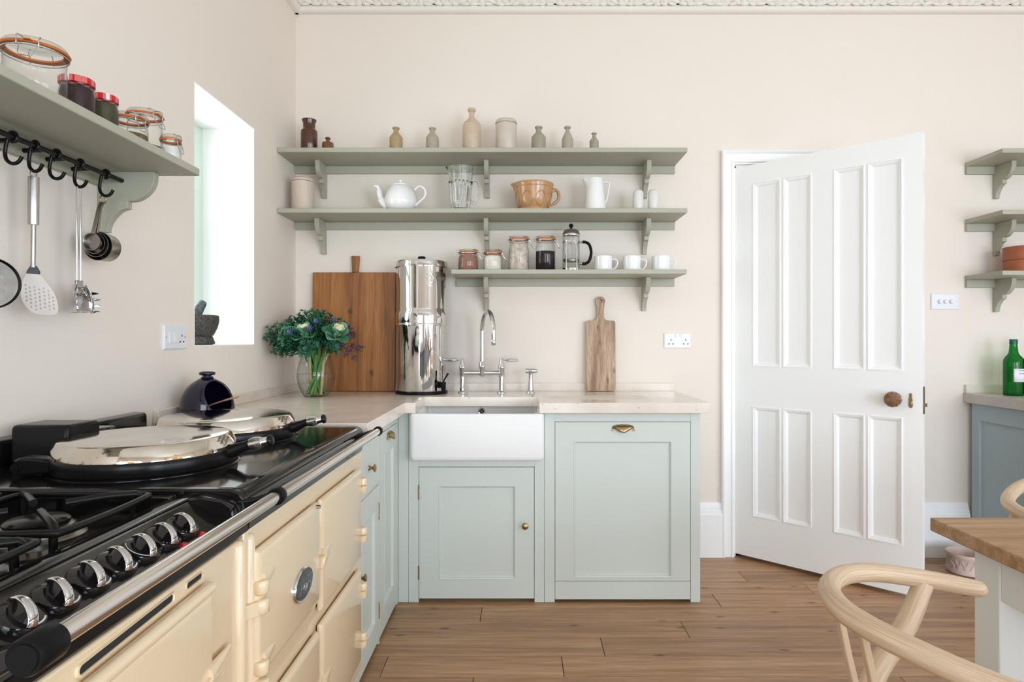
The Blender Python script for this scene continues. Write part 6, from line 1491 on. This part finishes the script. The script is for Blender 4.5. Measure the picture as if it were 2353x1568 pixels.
# table
tb_ = thing('dining_table', 'oak-topped kitchen table with pale grey painted legs at the right', 'table', (1.465, .58, 0))
MB().box(1.014, 1.92, -.40, 1.562, .7275, .760).build('tabletop', K['table'], tb_, bevel=.003)
for x0 in (1.058, 1.798):
    for y0 in (1.392, -.32):
        MB().box(x0, x0 + .078, y0, y0 + .078, 0, .727).build('leg', K['tablepaint'], tb_, bevel=.003)
MB().box(1.061, 1.085, -.242, 1.392, .622, .727).build('apron', K['tablepaint'], tb_, bevel=.002)
MB().box(1.85, 1.873, -.242, 1.392, .622, .727).build('apron', K['tablepaint'], tb_, bevel=.002)
MB().box(1.136, 1.798, 1.444, 1.467, .622, .727).build('apron', K['tablepaint'], tb_, bevel=.002)
MB().box(1.136, 1.798, -.317, -.294, .622, .727).build('apron', K['tablepaint'], tb_, bevel=.002)

# wishbone chairs, built facing +X around their own origin
def chair(lab):
    t_ = thing('wishbone_chair', lab, 'chair', (0, 0, 0), 'pale oak chairs at the table')
    cx_, cy_ = .75, .985
    P_ = [(.872, 1.200, .7245), (.835, 1.212, .7285), (.775, 1.229, .7345), (.690, 1.233, .744), (.612, 1.200, .750), (.556, 1.135, .7525), (.533, 1.050, .7525), (.545, .980, .750), (.577, .915, .745), (.625, .850, .738), (.690, .785, .731), (.760, .745, .727), (.830, .730, .7235), (.885, .728, .7215)]
    pts = cat([(a - cx_, b - cy_, c) for a, b, c in P_], 8)
    n = len(pts); rs = [.0178 - .003 * (abs(2 * i / (n - 1) - 1) ** 6) + .0012 * math.exp(-((i - n / 2) / 16) ** 2) for i in range(n)]
    def cap_(e, q, r_): return [(e + q.normalized() * r_ * math.sin(a), r_ * max(.05, math.cos(a))) for a in (.35, .7, 1.0, 1.25, 1.45, 1.55)]
    ca, cb = cap_(pts[0], pts[0] - pts[1], rs[0]), cap_(pts[-1], pts[-1] - pts[-2], rs[-1])
    pts = [p for p, _ in reversed(ca)] + pts + [p for p, _ in cb]; rs = [r_ for _, r_ in reversed(ca)] + rs + [r_ for _, r_ in cb]
    tr = MB().tube(pts, rs, 20)
    tr.build('top_rail', K['ash'], t_, smooth=70)
    for s in (1, -1):
        MB().tube(cat([(-.130, s * .186, 0), (-.126, s * .198, .20), (-.112, s * .214, .42), (-.072, s * .228, .545), (-.006, s * .232, .648), (.034, s * .236 + (.004 if s > 0 else -.004), .727)], 6), [.0135 + .007 * min(1, i / 16) - .003 * max(0, (i - 22) / 8) for i in range(31)], 18).build('rear_leg', K['ash'], t_, smooth=70)
        MB().tube(cat([(.235, s * .235, 0), (.235, s * .235, .25), (.232, s * .232, .455)], 6), [.0125] * 5 + [.016] * 8, 12).build('front_leg', K['ash'], t_, smooth=70)
        MB().tube([(-.124, s * .204, .29), (.03, s * .228, .285), (.235, s * .232, .28)], [.009, .0125, .009], 10).build('stretcher', K['ash'], t_, smooth=70)
        MB().tube([(-.112, s * .214, .425), (.05, s * .23, .430), (.232, s * .238, .440)], .0135, 10).build('seat_rail', K['ash'], t_, smooth=70)
    MB().tube([(.232, -.24, .44), (.232, .24, .44)], .0135, 10).build('seat_rail', K['ash'], t_, smooth=70)
    MB().tube([(-.112, -.214, .425), (-.135, 0, .425), (-.112, .214, .425)], .0135, 10).build('seat_rail', K['ash'], t_, smooth=70)
    MB().tube([(.235, -.232, .20), (.235, .232, .20)], .0105, 10).build('stretcher', K['ash'], t_, smooth=70)
    # forked back splat
    by_ = .046
    fork = MB()
    def strip(pp, ww, th): fork.loft([[(p[0] - th, p[1] - w, p[2]), (p[0] + th, p[1] - w, p[2]), (p[0] + th, p[1] + w, p[2]), (p[0] - th, p[1] + w, p[2])] for p, w in zip(pp, ww)])
    strip([(-.205, by_ + .056, .747), (-.190, by_ + .048, .66), (-.172, by_ + .030, .56), (-.155, by_ + .012, .48), (-.140, by_ + .004, .425)], [.0085, .0075, .0075, .010, .012], .0055)
    strip([(-.213, by_ - .036, .747), (-.190, by_ - .028, .66), (-.172, by_ - .016, .56), (-.155, by_ - .006, .48), (-.140, by_ - .002, .425)], [.0085, .0075, .0075, .010, .012], .0055)
    fork.build('splat', K['ash'], t_, smooth=50, bevel=.002)
    m = MB(); nn = 30
    for i in range(nn):
        y = -.228 + .456 * i / (nn - 1); m.tube([(-.128, y * .95, .436), (.05, y, .434), (.235, y, .450)], .0080, 6)
    o = m.build('woven_seat', K['cord'], t_, smooth=60); o['kind'] = 'stuff'
    return t_
ch = chair('pale oak wishbone chair')
ch2 = copy_tree(ch)
place(ch, (.75, .985, .001), 0, 'pale oak wishbone chair whose rounded rail stands in front of the white door')
place(ch2, (1.622, 1.780, .001), -PI / 2, 'pale oak wishbone chair beyond the table, only its curved rail showing')
